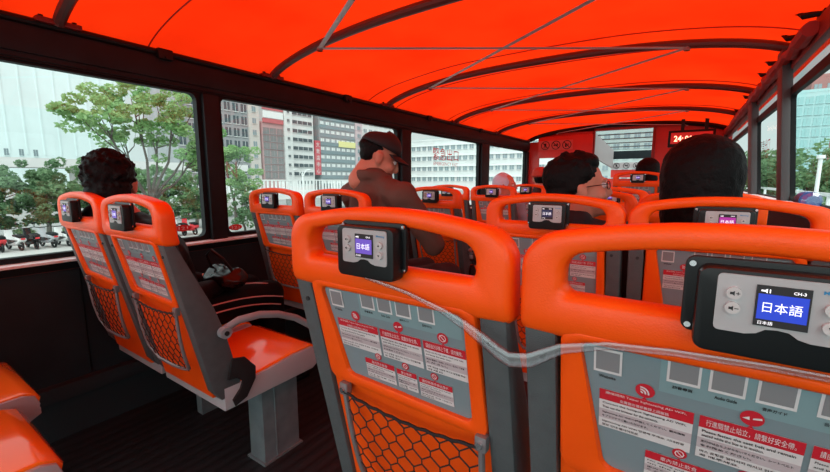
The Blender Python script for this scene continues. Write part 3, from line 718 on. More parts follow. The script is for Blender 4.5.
# ------------------------------------------------------------- people
def head_parts(mb, M, female=False):
    e = lambda c, r: mb.ell(c, r, 0, M, sub=3)
    e((0, -.012, .030), (.076, .096, .088)); e((0, .030, -.030), (.062, .068, .085)); e((0, .045, -.082), (.042, .042, .032))
    mb.cap((0, .090, .018), .009, (0, .108, -.026), .0125, M=M); e((0, .098, -.034), (.017, .013, .009))
    e((0, .088, -.060), (.024, .013, .006)); e((0, .086, -.070), (.021, .013, .007)); e((0, .083, -.094), (.020, .018, .016))
    for s in (-1, 1):
        e((s * .078, -.004, -.012), (.010, .020, .031)); e((s * .083, -.010, .004), (.009, .017, .016)); e((s * .074, .006, -.034), (.008, .010, .012))
        e((s * .030, .083, .026), (.022, .014, .007)); e((s * .040, .062, -.030), (.024, .026, .024))
    mb.cap((0, -.03, -.06), .054, (0, -.045, -.15), .056, M=M)
def hand(mb, wrist, dirv, side):
    d = Vector(dirv).normalized(); up = Vector((0, 0, 1)); x = d.cross(up).normalized(); u = x.cross(d)
    w = Vector(wrist); mb.cap(w, .024, w + d * .05, .030, n=12); mb.cap(w + d * .05 - x * .018, .016, w + d * .075 - x * .024, .014); mb.cap(w + d * .05 + x * .018, .016, w + d * .075 + x * .024, .014)
    for k, (off, L) in enumerate(((-.030, .062), (-.010, .072), (.010, .068), (.029, .052))):
        a = w + d * .082 + x * off; b = a + d * L * .5 - u * .006; c = b + d * L * .35 - u * .022; e = c + d * L * .1 - u * .02
        mb.cap(a, .009, b, .0085, n=8); mb.cap(b, .0085, c, .008, n=8); mb.cap(c, .008, e, .007, n=8)
    a = w + d * .02 + x * side * .024; b = a + d * .035 + x * side * .022; mb.cap(a, .013, b, .010, n=8); mb.cap(b, .010, b + d * .028 - u * .008, .0085, n=8)
def person(label, loc, rz, head_yaw=0, head_pitch=0, lean=0, lean_x=0, hair='short', top=None, trous=None, vox=.008, scale=1.0, headfwd=.0, arms='lap', sh_w=.185, neck_up=0, sh_up=0, collar=False, cat='person'):
    t = thing('person', label, cat, loc, rz); t.scale = (scale,) * 3
    hip = Vector((0, 0, .56)); ch = Vector((lean_x * .6, lean * .6, .84)); shl = Vector((lean_x, lean, .955 + sh_up)); hd = Vector((lean_x * 1.1, lean * 1.25 + .03 + headfwd, 1.175 + neck_up))
    HM = Matrix.Translation(hd) @ Matrix.Rotation(head_yaw, 4, 'Z') @ Matrix.Rotation(-head_pitch, 4, 'X')
    bones = []   # (kind, a, ra, b, rb, sx)
    torso = [(hip, .118, (hip + ch) / 2, .112, 1.35), ((hip + ch) / 2, .112, ch, .118, 1.4), (ch, .118, shl - Vector((0, 0, .03)), .095, 1.55)]
    legs = []; armb = []
    for s in (-1, 1):
        sh = shl + Vector((s * sh_w, 0, -.02))
        if arms == 'lap': el = sh + Vector((s * .045, .07, -.27)); wr = Vector((s * .09, lean * .6 + .27, .665))
        else: el = sh + Vector((s * .05, .15, -.24)); wr = Vector((s * .06, lean + .32, .86))
        armb.append((sh, el, wr, s))
        kn = Vector((s * .105, .44, .56)); an = Vector((s * .11, .46, .10))
        legs.append((Vector((s * .085, .02, .55)), kn, an, s))
    b = MB(); head_parts(b, HM)
    b.cap(hd + Vector((0, -.03, -.05)), .052, shl + Vector((0, 0, .02)), .062)
    for a, ra, c, rb, sx_ in torso: b.cap(a, ra, c, rb, sx_, n=20)
    for sh, el, wr, s in armb:
        b.cap(shl + Vector((s * .05, 0, .0)), .055, sh, .055); b.cap(sh, .052, el, .040); b.cap(el, .038, wr, .027)
        hand(b, wr, (wr - el) * Vector((1, 1, .3)), -s)
    for hp, kn, an, s in legs:
        b.cap(hp, .082, kn, .058); b.cap(kn, .056, an, .038); b.cap(an + Vector((0, -.03, -.05)), .038, an + Vector((0, .15, -.065)), .032)
    body = remesh(b, 'body', SKIN, t, vox=vox, smooth=2)
    for s in (-1, 1):
        m = MB(); m.ell((s * .031, .0785, .006), (.0125, .0125, .0115), 0, HM, sub=2); m.ell((s * .031, .0885, .006), (.005, .0035, .005), 1, HM, sub=1); m.build('eye', [EYEW, EYEB], body)
    # clothes
    if top:
        m = MB()
        for a, ra, c, rb, sx_ in torso: m.cap(a, ra + .016, c, rb + .016, sx_, n=20)
        m.cap(shl + Vector((0, -.005, .01)), .075, hd + Vector((0, -.045, -.135)), .066)
        for sh, el, wr, s in armb:
            m.cap(shl + Vector((s * .04, 0, .01)), .068, sh, .070); m.cap(sh, .068, el, .056); m.cap(el, .055, el.lerp(wr, .88), .042)
        if collar:
            c0 = shl + Vector((0, -.012, .075)); m.tube([c0 + Vector((.088 * math.cos(a), .082 * math.sin(a), -.012 * math.sin(a))) for a in [2 * PI * i / 30 for i in range(30)]], .020, 8, closed=True, flat=(.6, 1.3))
            m.cap(shl + Vector((0, -.01, -.02)), .10, shl + Vector((0, -.01, .06)), .078)
            for s in (-1, 1): m.cap(shl + Vector((s * .03, -.01, .03)), .07, shl + Vector((s * sh_w * .92, -.005, -.03)), .066)
        j = remesh(m, 'jacket', top, t, vox=vox, smooth=3, disp=.008, dscale=14)
    if trous:
        m = MB(); m.cap(hip + Vector((0, .0, -.02)), .12, hip + Vector((0, .05, -.02)), .11, 1.35)
        for hp, kn, an, s in legs: m.cap(hp, .098, kn, .076); m.cap(kn, .074, an + Vector((0, 0, .05)), .058)
        tr = remesh(m, 'trousers', trous, t, vox=vox, smooth=3, disp=.006, dscale=14)
        for hp, kn, an, s in legs:
            m = MB(); m.cap(an + Vector((0, -.035, -.05)), .046, an + Vector((0, .155, -.062)), .040); m.box(an + Vector((0, .06, -.092)), (.085, .27, .016), b=.006); m.build('shoe', BLACK, t)
    else: tr = None
    # hair
    rnd = random.Random(len(label))
    m = MB()
    if hair == 'short':
        m.ell((0, -.030, .048), (.087, .102, .089), 0, HM); m.ell((0, -.058, -.015), (.078, .062, .080), 0, HM); m.ell((0, .014, .094), (.066, .062, .042), 0, HM)
        for s in (-1, 1): m.ell((s * .068, .000, .060), (.018, .036, .036), 0, HM); m.ell((s * .074, -.030, .022), (.014, .034, .038), 0, HM)
        for i in range(46):
            a = rnd.uniform(0, 2 * PI); e = rnd.uniform(.1, 1.4); p = Vector((.080 * math.cos(a) * math.cos(e), -.022 + .10 * math.sin(a) * math.cos(e), .055 + .083 * math.sin(e)))
            if p.y > .01 and p.z < .10: continue
            q = p + Vector((rnd.uniform(-.3, .3), .3, rnd.uniform(-.5, .1))).normalized() * .028; m.cap(HM @ p, .012, HM @ q, .004, n=6)
        remesh(m, 'hair', HAIR, t, vox=.005, smooth=2, disp=.003, dscale=70)
    elif hair == 'curly':
        m.ell((0, -.025, .045), (.088, .100, .086), 0, HM); m.ell((0, -.055, -.03), (.078, .062, .085), 0, HM)
        for i in range(170):
            a = rnd.uniform(0, 2 * PI); e = rnd.uniform(-.75, 1.5); p = Vector((.088 * math.cos(a) * math.cos(e), -.028 + .10 * math.sin(a) * math.cos(e), .040 + .092 * math.sin(e)))
            if p.y > .03 and p.z < .075: continue
            if p.y > -.01 and p.z < -.02: continue
            m.ell(p, (rnd.uniform(.008, .013),) * 3, 0, HM, sub=1)
        remesh(m, 'hair', HAIR, t, vox=.005, smooth=1, disp=.003, dscale=60)
    elif hair == 'full':
        m.ell((0, -.022, .035), (.112, .112, .108), 0, HM); m.cap((0, -.032, .02), .108, (0, -.040, -.12), .098, 1.04, n=32, M=HM)
        for i in range(0):
            a = rnd.uniform(PI, 2 * PI) if i % 2 else rnd.uniform(0, 2 * PI); e = rnd.uniform(.2, 1.3) if i % 2 == 0 else rnd.uniform(-.5, .6)
            p = Vector((.106 * math.cos(a) * math.cos(e), -.03 + .098 * math.sin(a) * math.cos(e), .045 + .098 * math.sin(e)))
            q = p + Vector((p.x * .25, -.01, -.05)); m.cap(HM @ p, .009, HM @ q, .004, n=6)
        remesh(m, 'hair', HAIR, t, vox=.005, smooth=2, disp=.003, dscale=50)
    elif hair == 'cap':
        m.ell((0, -.055, .000), (.070, .050, .060), 0, HM); m.ell((0, -.03, .03), (.079, .095, .06), 0, HM); remesh(m, 'hair', HAIR, t, vox=.005, smooth=2, disp=.002, dscale=80)
        m = MB(); vs = []; N = 28
        for j in range(9):
            e = PI / 2 * j / 8
            for i in range(N):
                a = 2 * PI * i / N; vs.append(HM @ Vector((.089 * math.cos(a) * math.cos(e), -.014 + .108 * math.sin(a) * math.cos(e), .044 + (.086 + .012 * math.sin(a)) * math.sin(e) ** .9)))
        fs = [(j * N + i, j * N + (i + 1) % N, (j + 1) * N + (i + 1) % N, (j + 1) * N + i) for j in range(8) for i in range(N)]
        m.add(vs, fs)
        CAPM = mat('black_cap', (.010, .010, .012), .7); cp = m.build('cap', CAPM, t); sd = cp.modifiers.new('t', 'SOLIDIFY'); sd.thickness = .003
        m = MB(); top_ = []; 
        for j in range(7):
            v = j / 6
            for i in range(13):
                a = math.radians(-62 + 124 * i / 12); r_ = .088 + .072 * v * math.cos(a * .9)
                top_.append((math.sin(a) * (.086 + .010 * v), -.014 + .103 * math.cos(a) + .070 * v * math.cos(a * 1.05) ** .8 if abs(a * 1.05) < 1.57 else 0, .047 - .018 * v - .022 * math.sin(a) ** 2))
        m.add([HM @ Vector(p) for p in top_], [(j * 13 + i, j * 13 + i + 1, (j + 1) * 13 + i + 1, (j + 1) * 13 + i) for j in range(6) for i in range(12)])
        br = m.build('brim', CAPM, cp); sd = br.modifiers.new('t', 'SOLIDIFY'); sd.thickness = .004
        m = MB(); m.ell(HM @ Vector((0, -.014, .132)), (.006, .006, .004)); m.build('button', CAPM, cp)
    elif hair == 'hood':
        m.ell((0, -.035, .030), (.092, .100, .100), 0, HM); m.ell((0, -.06, -.06), (.085, .075, .085), 0, HM); m.ell((0, -.05, -.13), (.10, .085, .05), 0, HM)
        remesh(m, 'hood', mat('pale_lilac_cloth', (.55, .66, .82), .8), t, vox=.006, smooth=4, disp=.006, dscale=22)
    elif hair == 'redcap':
        m.ell((0, -.050, .000), (.074, .056, .07), 0, HM); m.ell((0, -.03, .02), (.080, .095, .06), 0, HM); remesh(m, 'hair', HAIR, t, vox=.006, smooth=2)
        m = MB(); m.ell((0, -.02, .055), (.095, .112, .085), 0, HM); m.tube([HM @ Vector((.096 * math.cos(a), -.02 + .113 * math.sin(a), .035)) for a in [2 * PI * i / 28 for i in range(28)]], .014, 8, closed=True)
        remesh(m, 'knit_cap', mat('red_knit', (.42, .05, .03), .8, bump=.6, bump_scale=120), t, vox=.006, smooth=3, disp=.003, dscale=40)
    return t, HM, body, tr
BLKJ = mat('black_jacket', (.005, .007, .008), .6, spec=.15); BLKT = mat('black_trousers', (.004, .006, .007), .7, spec=.15)
BRN = mat('brown_shirt', (.105, .050, .036), .8, bump=.3, bump_scale=90); DKT = mat('dark_trousers', (.02, .02, .025), .8)
p1, HM, bd, tr = person('person with short curly black hair and black jacket sitting by the first left window', (-1.94, .84, 0), math.radians(0), head_yaw=math.radians(55), lean=-.13, hair='curly', top=BLKJ, trous=BLKT, vox=.007, headfwd=-.06, neck_up=-.02, sh_w=.18)
STR = mat('pale_piping', (.55, .40, .38), .6); 
for z0, z1, y0, y1, x0 in ((.655, .650, .02, .44, .14), (.600, .585, .00, .46, .195), (.562, .548, .00, .44, .200)):
    m = MB(); m.tube([(x0 + .01 * (i / 8) - .012 * (i / 8) ** 2, y0 + (y1 - y0) * i / 8, z0 + (z1 - z0) * i / 8 + .010 * math.sin(PI * i / 8) - .035 * (i / 8) ** 3) for i in range(9)], .0035, 6)
    m.build('trouser_piping', STR, p1)
t = thing('black_handbag', 'glossy black bag held on the lap of the person in the black jacket', 'bag', (-1.80, 1.03, .655))
m = MB(); m.cap((-.10, 0, .05), .055, (.04, .02, .045), .05, n=18); m.ell((-.03, 0, .04), (.13, .085, .05)); remesh(m, 'bag_body', mat('black_glossy_leather', (.006, .008, .009), .25), t, vox=.007, smooth=3, disp=.012, dscale=18)
m = MB(); m.tube([(-.10, -.02, .08), (-.08, -.05, .16), (-.02, -.06, .19), (.04, -.04, .15), (.05, 0, .08)], .007, 8); m.build('handle', BLACK, t)
p2, *_ = person('man in a black cap and brown shirt sitting with bowed head, left of the aisle', (-1.40, 1.68, 0), math.radians(-14), head_yaw=math.radians(-32), head_pitch=math.radians(26), lean=-.02, lean_x=.02, hair='cap', top=BRN, trous=DKT, vox=.007, arms='up', sh_w=.225, neck_up=.055, sh_up=.10, scale=1.05, collar=True, headfwd=.0)
p3, HM3, bd3, _ = person('man with short black hair and thin dark glasses, face turned to the right', (-.338, 1.66, 0), 0, head_yaw=math.radians(-66), head_pitch=math.radians(-6), lean=-.07, hair='short', top=mat('navy_shirt', (.012, .014, .02), .8), trous=DKT, vox=.006, neck_up=-.038)
m = MB()
for s in (-1, 1):
    m.tube([HM3 @ Vector((s * .032 + .020 * math.cos(a), .097, .004 + .015 * math.sin(a))) for a in [2 * PI * i / 20 for i in range(20)]], .0017, 6, closed=True)
    m.tube([HM3 @ Vector(p) for p in ((s * .052, .097, .009), (s * .070, .090, .010), (s * .078, .02, .008), (s * .081, -.012, .004), (s * .080, -.03, -.012))], .0016, 6)
m.tube([HM3 @ Vector(p) for p in ((-.011, .097, .006), (0, .101, .009), (.011, .097, .006))], .0016, 6)
gl = m.build('glasses', BLACK, p3)
m = MB()
for s in (-1, 1): m.add([HM3 @ Vector((s * .032 + .019 * math.cos(a), .097, .004 + .0145 * math.sin(a))) for a in [2 * PI * i / 20 for i in range(20)]], [tuple(range(20))])
m.build('lens', GLASS, gl, smooth=False)
p4, *_ = person('person with full black hair filling the view in front of the magenta screen', (.035, 1.66, 0), 0, hair='full', top=mat('charcoal_top', (.02, .02, .022), .8), trous=DKT, vox=.007, lean=-.09, neck_up=-.005)
p5, *_ = person('small far person in a pale lilac hood by the fourth left window', (-1.50, 3.76, 0), math.radians(-20), head_yaw=math.radians(-60), hair='hood', top=mat('lilac_jacket', (.30, .27, .33), .8), trous=DKT, vox=.010, neck_up=-.06)
p6, *_ = person('small far person in a round red knitted cap on the left near the front', (-1.43, 4.69, 0), 0, head_yaw=math.radians(20), hair='redcap', top=mat('dark_jacket', (.04, .02, .02), .8), trous=DKT, vox=.010, neck_up=.01)
p7, *_ = person('small far person with round black hair on the raised seat near the front', (-.35, 4.84, .13), 0, hair='full', top=mat('dark_jacket'  , (.04, .02, .02), .8), trous=DKT, vox=.010, neck_up=-.045)
# ------------------------------------------------------------- outside
GZ = -2.4
R = random.Random(7)
m = MB(); m.box((0, 100, GZ - .1), (700, 800, .2)); struct(m.build('ground', mat('asphalt', (.27, .28, .27), .85, noise_amt=.2, noise_scale=.6)))
m = MB(); m.box((-24.5, 20, GZ + .06), (9, 90, .12)); struct(m.build('pavement', mat('pale_pavement', (.42, .42, .40), .9, noise_amt=.15, noise_scale=.8)))
def leafm(n, c, c2):
    m = mat(n, c, .6, spec=.2, noise_amt=.3, noise_scale=.9, col2=c2); t = m.node_tree
    tl = t.nodes.new('ShaderNodeBsdfTranslucent'); mx = t.nodes.new('ShaderNodeMixShader'); mx.inputs[0].default_value = .45
    t.links.new(t.nodes['Principled BSDF'].inputs['Base Color'].links[0].from_socket, tl.inputs[0]); t.links.new(t.nodes['Principled BSDF'].outputs[0], mx.inputs[1]); t.links.new(tl.outputs[0], mx.inputs[2])
    t.links.new(mx.outputs[0], t.nodes['Material Output'].inputs[0]); return m
LF1 = leafm('light_leaves', (.22, .42, .17), (.36, .52, .24)); LF2 = leafm('dark_leaves', (.12, .23, .12), (.22, .34, .18)); LF3 = leafm('mid_leaves', (.15, .28, .14), (.26, .40, .21))
BARK = mat('bark', (.12, .10, .085), .9, noise_amt=.3, noise_scale=6); BARKP = mat('pale_bark', (.34, .31, .28), .9, noise_amt=.3, noise_scale=6)
def tree(label, base, trunk_h, clumps, leaf, nleaf, ls, bark=BARK, tr=.14, cat='tree', seed=0, group=None, flat=1):
    """clumps: (x,y,z,rx,ry,rz) relative to the base"""
    rn = random.Random(seed); t = thing('street_tree', label, cat, base, 0, group)
    m = MB(); fork = Vector((rn.uniform(-.1, .1), rn.uniform(-.1, .1), trunk_h))
    m.tube([(0, 0, 0), (fork.x * .4, fork.y * .4 + .06, trunk_h * .5), fork], [tr, tr * .85, tr * .7], 9); m.build('trunk', bark, t)
    for c in clumps:
        e = Vector(c[:3]); mid = fork.lerp(e, .5) + Vector((rn.uniform(-.2, .2), rn.uniform(-.2, .2), -.10 * (e - fork).length))
        m = MB(); m.tube([fork - Vector((0, 0, .2)), fork.lerp(mid, .5), mid, mid.lerp(e, .6), e], [tr * .6, tr * .5, tr * .38, tr * .25, tr * .1], 6)
        for q in range(4):
            d = Vector((rn.uniform(-1, 1) * c[3], rn.uniform(-1, 1) * c[4], rn.uniform(0, .8) * c[5])); m.tube([mid.lerp(e, .35 + .12 * q), mid.lerp(e, .7) + d * .5, e + d * .75], [tr * .22, tr * .14, tr * .04], 5)
        m.build('branch', bark, t)
    tot = sum((c[3] * c[4] + c[3] * c[5] + c[4] * c[5]) for c in clumps); vs = []; fs = []
    for c in clumps:
        n = int(nleaf * (c[3] * c[4] + c[3] * c[5] + c[4] * c[5]) / tot)
        sub = [(rn.gauss(0, .55), rn.gauss(0, .55), rn.gauss(0, .5), rn.uniform(.22, .42)) for _ in range(14)]
        for i in range(n):
            s = rn.choice(sub); v = Vector((rn.gauss(0, 1), rn.gauss(0, 1), rn.gauss(0, 1))).normalized() * rn.uniform(.5, 1) ** .5 * s[3]
            p = Vector((c[0] + (s[0] + v.x) * c[3], c[1] + (s[1] + v.y) * c[4], c[2] + (s[2] + v.z * flat) * c[5]))
            a = Vector((rn.gauss(0, 1), rn.gauss(0, 1), rn.gauss(0, .6))).normalized(); b = a.cross(Vector((rn.gauss(0, 1), rn.gauss(0, 1), rn.gauss(0, 1)))).normalized()
            l = ls * rn.uniform(.6, 1.3); k = len(vs); vs += [p - a * l * .5, p + b * l * .26, p + a * l * .5, p - b * l * .26]; fs.append((k, k + 1, k + 2, k + 3))
    m = MB(); m.add(vs, fs); m.build('foliage', leaf, t, smooth=False); return t
# tall light tree in the first window: base near (-15.7, 6.4)
tree('tall light green tree with spreading crown and bare forked trunk in the first left window', (-15.75, 6.35, GZ), 2.9,
     [(.2, -1.3, 5.6, .9, 1.0, .55), (0, -.3, 6.3, .9, 1.0, .55), (.3, .9, 6.2, .9, .9, .6), (.2, 1.7, 5.2, .8, .7, .6), (-.2, .5, 5.3, 1, .8, .5), (.1, 1.6, 4.4, .8, .7, .5), (-.3, -.5, 5.0, .6, .6, .35)], LF1, 9000, .16, tr=.11, seed=3)
hl = ['dark bushy tree at the left edge of the first window', 'dark bushy tree with a pale forked trunk, left of the curly black hair', 'bushy green tree just left of the curly black hair', 'bushy green tree just right of the curly black hair', 'bushy green tree at the far side of the first window']
for i, (x, y, h, leaf, bk) in enumerate(((-33.0, 5.0, 4.7, LF2, BARK), (-32.6, 7.3, 4.9, LF2, BARKP), (-32.0, 9.7, 5.0, LF3, BARK), (-31.0, 12.4, 5.0, LF3, BARK), (-29.5, 14.8, 4.7, LF3, BARKP))):
    tree(hl[i], (x, y, GZ), 1.6, [(0, -.9, h - 2.0, 1.4, 1.05, .95), (0, .8, h - 1.9, 1.4, 1.05, .9), (.3, 0, h - .9, 1.2, 1.1, .8), (.4, -.1, h - 2.9, 1.4, 1.4, .7), (.6, .3, h - 3.7, 1.2, 1.5, .5)], leaf, 8500, .22, bark=bk, tr=.14, seed=10 + i, group='bushy trees across the road')
# second window
tree('round green tree at the near edge of the second left window', (-25.6, 15.5, GZ), 2.4, [(0, -.4, 4.6, 1.1, 1.0, 1.0), (0, .3, 5.5, .9, .9, .7), (.1, .5, 3.5, 1.0, .9, .8)], LF1, 6000, .19, tr=.12, seed=30)
tree('low dark green bush tree below the round tree in the second left window', (-23.6, 14.9, GZ), .9, [(0, -.5, 1.7, .9, .9, .8), (0, .6, 2.0, .9, .9, .8), (.1, 0, 2.6, .8, .8, .6)], LF2, 4000, .17, tr=.09, seed=31)
# right side
for i, (x, y, h) in enumerate(((3.6, 31, 5.4), (6.0, 30.5, 5.6), (8.6, 30, 5.9), (11.4, 30, 5.4), (3.2, 44, 6.2), (5.5, 46, 6.4))):
    tree('dense green tree beyond the right windows, ' + ['right behind the right pillar', 'second from the right pillar', 'third from the right pillar', 'farthest right of the row', 'far back between the two pillars', 'far back beside the front right window'][i], (x, y, GZ), 2.3, [(0, 0, h - 1.4, 1.6, 1.4, 1.2), (-.8, 0, h - 2.3, 1.3, 1.2, 1.1), (.9, 0, h - 2.2, 1.3, 1.2, 1.1), (0, 0, h - 3.2, 1.5, 1.2, .8)], LF3 if i % 2 else LF2, 5000, .26, tr=.16, seed=40 + i, group='trees beyond the right windows')
# ------------------------------------------------------------- buildings
CW = mat('concrete_white', (.62, .63, .62), .8, noise_amt=.08, noise_scale=.3); CG = mat('concrete_grey', (.28, .29, .30), .8, noise_amt=.12, noise_scale=.3)
GD = mat('dark_window', (.06, .08, .09), .15); GM = mat('mid_window', (.20, .26, .28), .15); GL = mat('pale_glass', (.68, .80, .80), .3, noise_amt=.08, noise_scale=.08)
BEI = mat('beige_wall', (.50, .46, .43), .8); PNK = mat('dusty_pink', (.45, .28, .28), .8); WPAN = mat('white_panel', (.68, .70, .69), .6); YEL = mat('yellow_sign_band', (.70, .66, .30), .6)
def building(label, face, u0, u1, z1, depth, pos, wall, nu, nz, zb, zt, wm, ww, wh, um=.0, parts=(), name='office_building', sill=None, off=0):
    """face 'x': facade on plane x=pos looking +x, u along y. face 'y': facade on plane y=pos looking -y, u along x."""
    t = thing(name, label, 'building', ((pos, (u0 + u1) / 2, GZ) if face == 'x' else ((u0 + u1) / 2, pos, GZ)))
    W = u1 - u0; H = z1 - GZ
    def B(mb, u, z, d, su, sz, sd, mi=0):
        if face == 'x': mb.box((d, u, z), (sd, su, sz), mi)
        else: mb.box((u, -d, z), (su, sd, sz), mi)
    m = MB(); B(m, 0, H / 2, -depth / 2, W, H, depth); B(m, 0, H + .3, -depth / 2, W * 1.01, .6, depth * 1.01); m.build('walls', wall, t, smooth=False)
    wmesh = None; W2 = W * (1 - um); cnt = 0
    cells = [(i, j) for j in range(nz) for i in range(nu)]
    rest = []
    for (i, j) in cells:
        u = -W2 / 2 + W2 * (i + .5) / nu + off; z = (zb - GZ) + (zt - zb) * (j + .5) / nz
        if wmesh is None:
            m = MB(); B(m, 0, 0, .02, ww, wh, .12, 0); B(m, 0, 0, .10, ww * .05, wh, .06, 1); B(m, 0, -wh / 2, .14, ww * 1.08, wh * .07, .22, 1)
            o = m.build('window', [wm, sill or wall], t, smooth=False); wmesh = o
        else:
            if cnt >= 99: rest.append((u, z)); continue
            o = wmesh.copy(); COL.objects.link(o)
        cnt += 1
        o.location = (0, u, z) if face == 'x' else (u, 0, z)
    if rest:
        m = MB()
        for u, z in rest: B(m, u, z, .02, ww, wh, .12, 0); B(m, u, z, .10, ww * .05, wh, .06, 1)
        o = m.build('upper_windows', [wm, sill or wall], t, smooth=False); o['kind'] = 'stuff'
    for (nm_, u, z, su, sz, sd, mt) in parts:
        m = MB(); B(m, u, z - GZ, sd / 2, su, sz, sd); m.build(nm_, mt, t, smooth=False)
    return t
# street facade, plane x = -110
X0 = -110
building('dark grey gridded office block at the near side of the second window', 'x', 52, 72.5, 40, 18, X0, CG, 8, 11, -1, 38, GD, 1.7, 2.4, sill=CW)
building('narrow beige building between the grey gridded block and the dark glass block', 'x', 72.5, 76, 26, 15, X0 + .5, BEI, 1, 7, 0, 24, GM, 1.2, 1.6)
building('dark glass block with white roof sign and dusty red bands', 'x', 76.6, 84.2, 18.5, 15, X0 + 1, PNK, 3, 7, 1.5, 17.5, mat('smoked_glass', (.20, .19, .19), .2), 2.25, 1.9, sill=CG,
         parts=[('roof_sign', 0, 21.2, 7.2, 2.0, .6, WPAN), ('red_band', 0, 19.4, 7.4, 1.3, .5, mat('dusty_red', (.45, .12, .13), .7)), ('red_band', 0, 23, 7.4, .7, .5, mat('dusty_red', (.45, .12, .13), .7))])
building('white stair tower with one column of small dark windows', 'x', 84.4, 87.6, 34, 15, X0 + 1.5, CW, 1, 12, -1, 33, GD, .9, .9)
building('white apartment block with dark horizontal balcony bands', 'x', 87.6, 97.0, 34, 15, X0 + .8, CW, 2, 12, -1, 33, GD, 4.0, 1.2, um=.10)
building('pale office block of glass and white squares with a yellow band', 'x', 100.5, 119, 36, 15, X0, mat('grey_blue_wall', (.30, .33, .34), .6), 7, 12, -1, 35, WPAN, 1.5, 1.15, off=0,
         parts=[('yellow_band', 4.5, 14.6, 9, 2.1, .5, YEL)] + [('window_band', 0, z, 18, 1.15, .25, GM) for z in [-1 + 3 * k + 0.2 for k in range(12)]])
building('pinkish narrow building beside the yellow banded office block', 'x', 119, 123, 36, 15, X0 + .4, mat('pale_pink_wall', (.50, .42, .44), .8), 1, 12, -1, 35, GM, 1.8, 1.6)
building('white building behind the head of the man in a cap', 'x', 123.5, 150, 29, 15, X0, CW, 8, 8, -1, 26, GM, 1.8, 1.6)
t = thing('vertical_sign', 'tall red vertical shop sign between the white apartment block and the office block', 'sign', (X0 + .3, 98.9, 3))
m = MB(); m.box((0, 0, 6), (1.0, 2.6, 12)); m.build('sign_board', mat('faded_red_sign', (.50, .08, .10), .6), t, smooth=False)
m = MB()
for i, ch_ in enumerate('大飯店中心'): m.text(ch_, 1.5, 1.7, lambda a, b, i=i: (.56, a, 10.6 - i * 2.3 + b))
m.build('sign_characters', WPAN, t, smooth=False)
# facade across the junction, plane y = 125
building('large white building with long rows of windows, filling the third and fourth windows', 'y', -92, -34, 15.2, 20, 125, CW, 24, 4, -.3, 14.4, GM, 1.5, 1.5,
         parts=[('window_ledge', 0, z, 57.5, .35, .35, WPAN) for z in (2.4, 6.1, 9.8, 13.5)])
building('grey green tall building behind the front left corner', 'y', -34, -10, 22, 20, 150, mat('grey_green_wall', (.40, .46, .44), .7), 8, 6, 0, 21, GM, 1.8, 1.7)
# pale tower and elevated road in the first window
building('very pale glass tower filling the first left window behind the trees', 'x', -30, 78, 95, 20, -210, GL, 12, 1, 9.5, 13.5, GM, 1.3, 2.6, um=.55,
         parts=[('mullion', u, 50, .5, 78, .2, GL) for u in range(-50, 51, 5)])
m = MB(); m.box((-72, 15, 3.15), (6, 60, .75)); m.box((-69.2, 15, 3.75), (.3, 60, .45))
for y in (-8, 6, 20, 34): m.box((-72, y, .3), (1.5, 1.5, 5.4))
tag(m.build('elevated_road', mat('road_concrete', (.60, .60, .59), .8), smooth=False), 'grey elevated road running across behind the trees in the first window', 'bridge')
# footbridge with white railing
t = thing('footbridge', 'white footbridge with baluster railing below the office blocks in the second window', 'footbridge', (-37, 31, 0))
m = MB(); m.box((0, 3, -.55), (2.4, 34, .7)); m.build('deck', mat('white_paint', (.66, .68, .67), .6), t, smooth=False)
for s in (1.1, -1.1):
    m = MB(); m.box((s, 3, 1.15), (.12, 34, .12)); m.box((s, 3, -.1), (.10, 34, .12))
    for k in range(69): m.box((s, -13.9 + k * .5, .5), (.08, .1 if k % 4 else .22, 1.25))
    m.build('railing', mat('white_paint', (.66, .68, .67), .6), t, smooth=False)
for y in (-12, -2, 8, 18):
    m = MB(); m.cyl((0, y, -1.6), .35, 1.7, 'z', 14); m.build('column', mat('white_paint', (.66, .68, .67), .6), t)
# stairs down from the footbridge
m = MB(); m.box((0, 0, 0), (1.6, 9.2, .35), M=Matrix.Translation((-35.2, 22, -1.0)) @ Matrix.Rotation(math.radians(-16), 4, 'X') @ Matrix.Rotation(0, 4, 'Z'))
t = thing('street_lamp', 'white street lamp with two arms in front of the white apartment block', 'lamp', (-26.8, 22.5, GZ))
m = MB(); m.tube([(0, 0, 0), (0, 0, 3.6), (0, 0, 4.3)], [.09, .06, .05], 10); m.build('post', WPAN, t)
for s in (-1, 1):
    m = MB(); m.tube([(0, 0, 3.7), (0, s * .15, 4.1), (0, s * .40, 4.40), (0, s * .62, 4.45)], .035, 8); a_ = m.build('arm', WPAN, t)
    m = MB(); m.ell((0, s * .72, 4.44), (.10, .20, .06), sub=2); m.build('lamp_head', WPAN, a_)
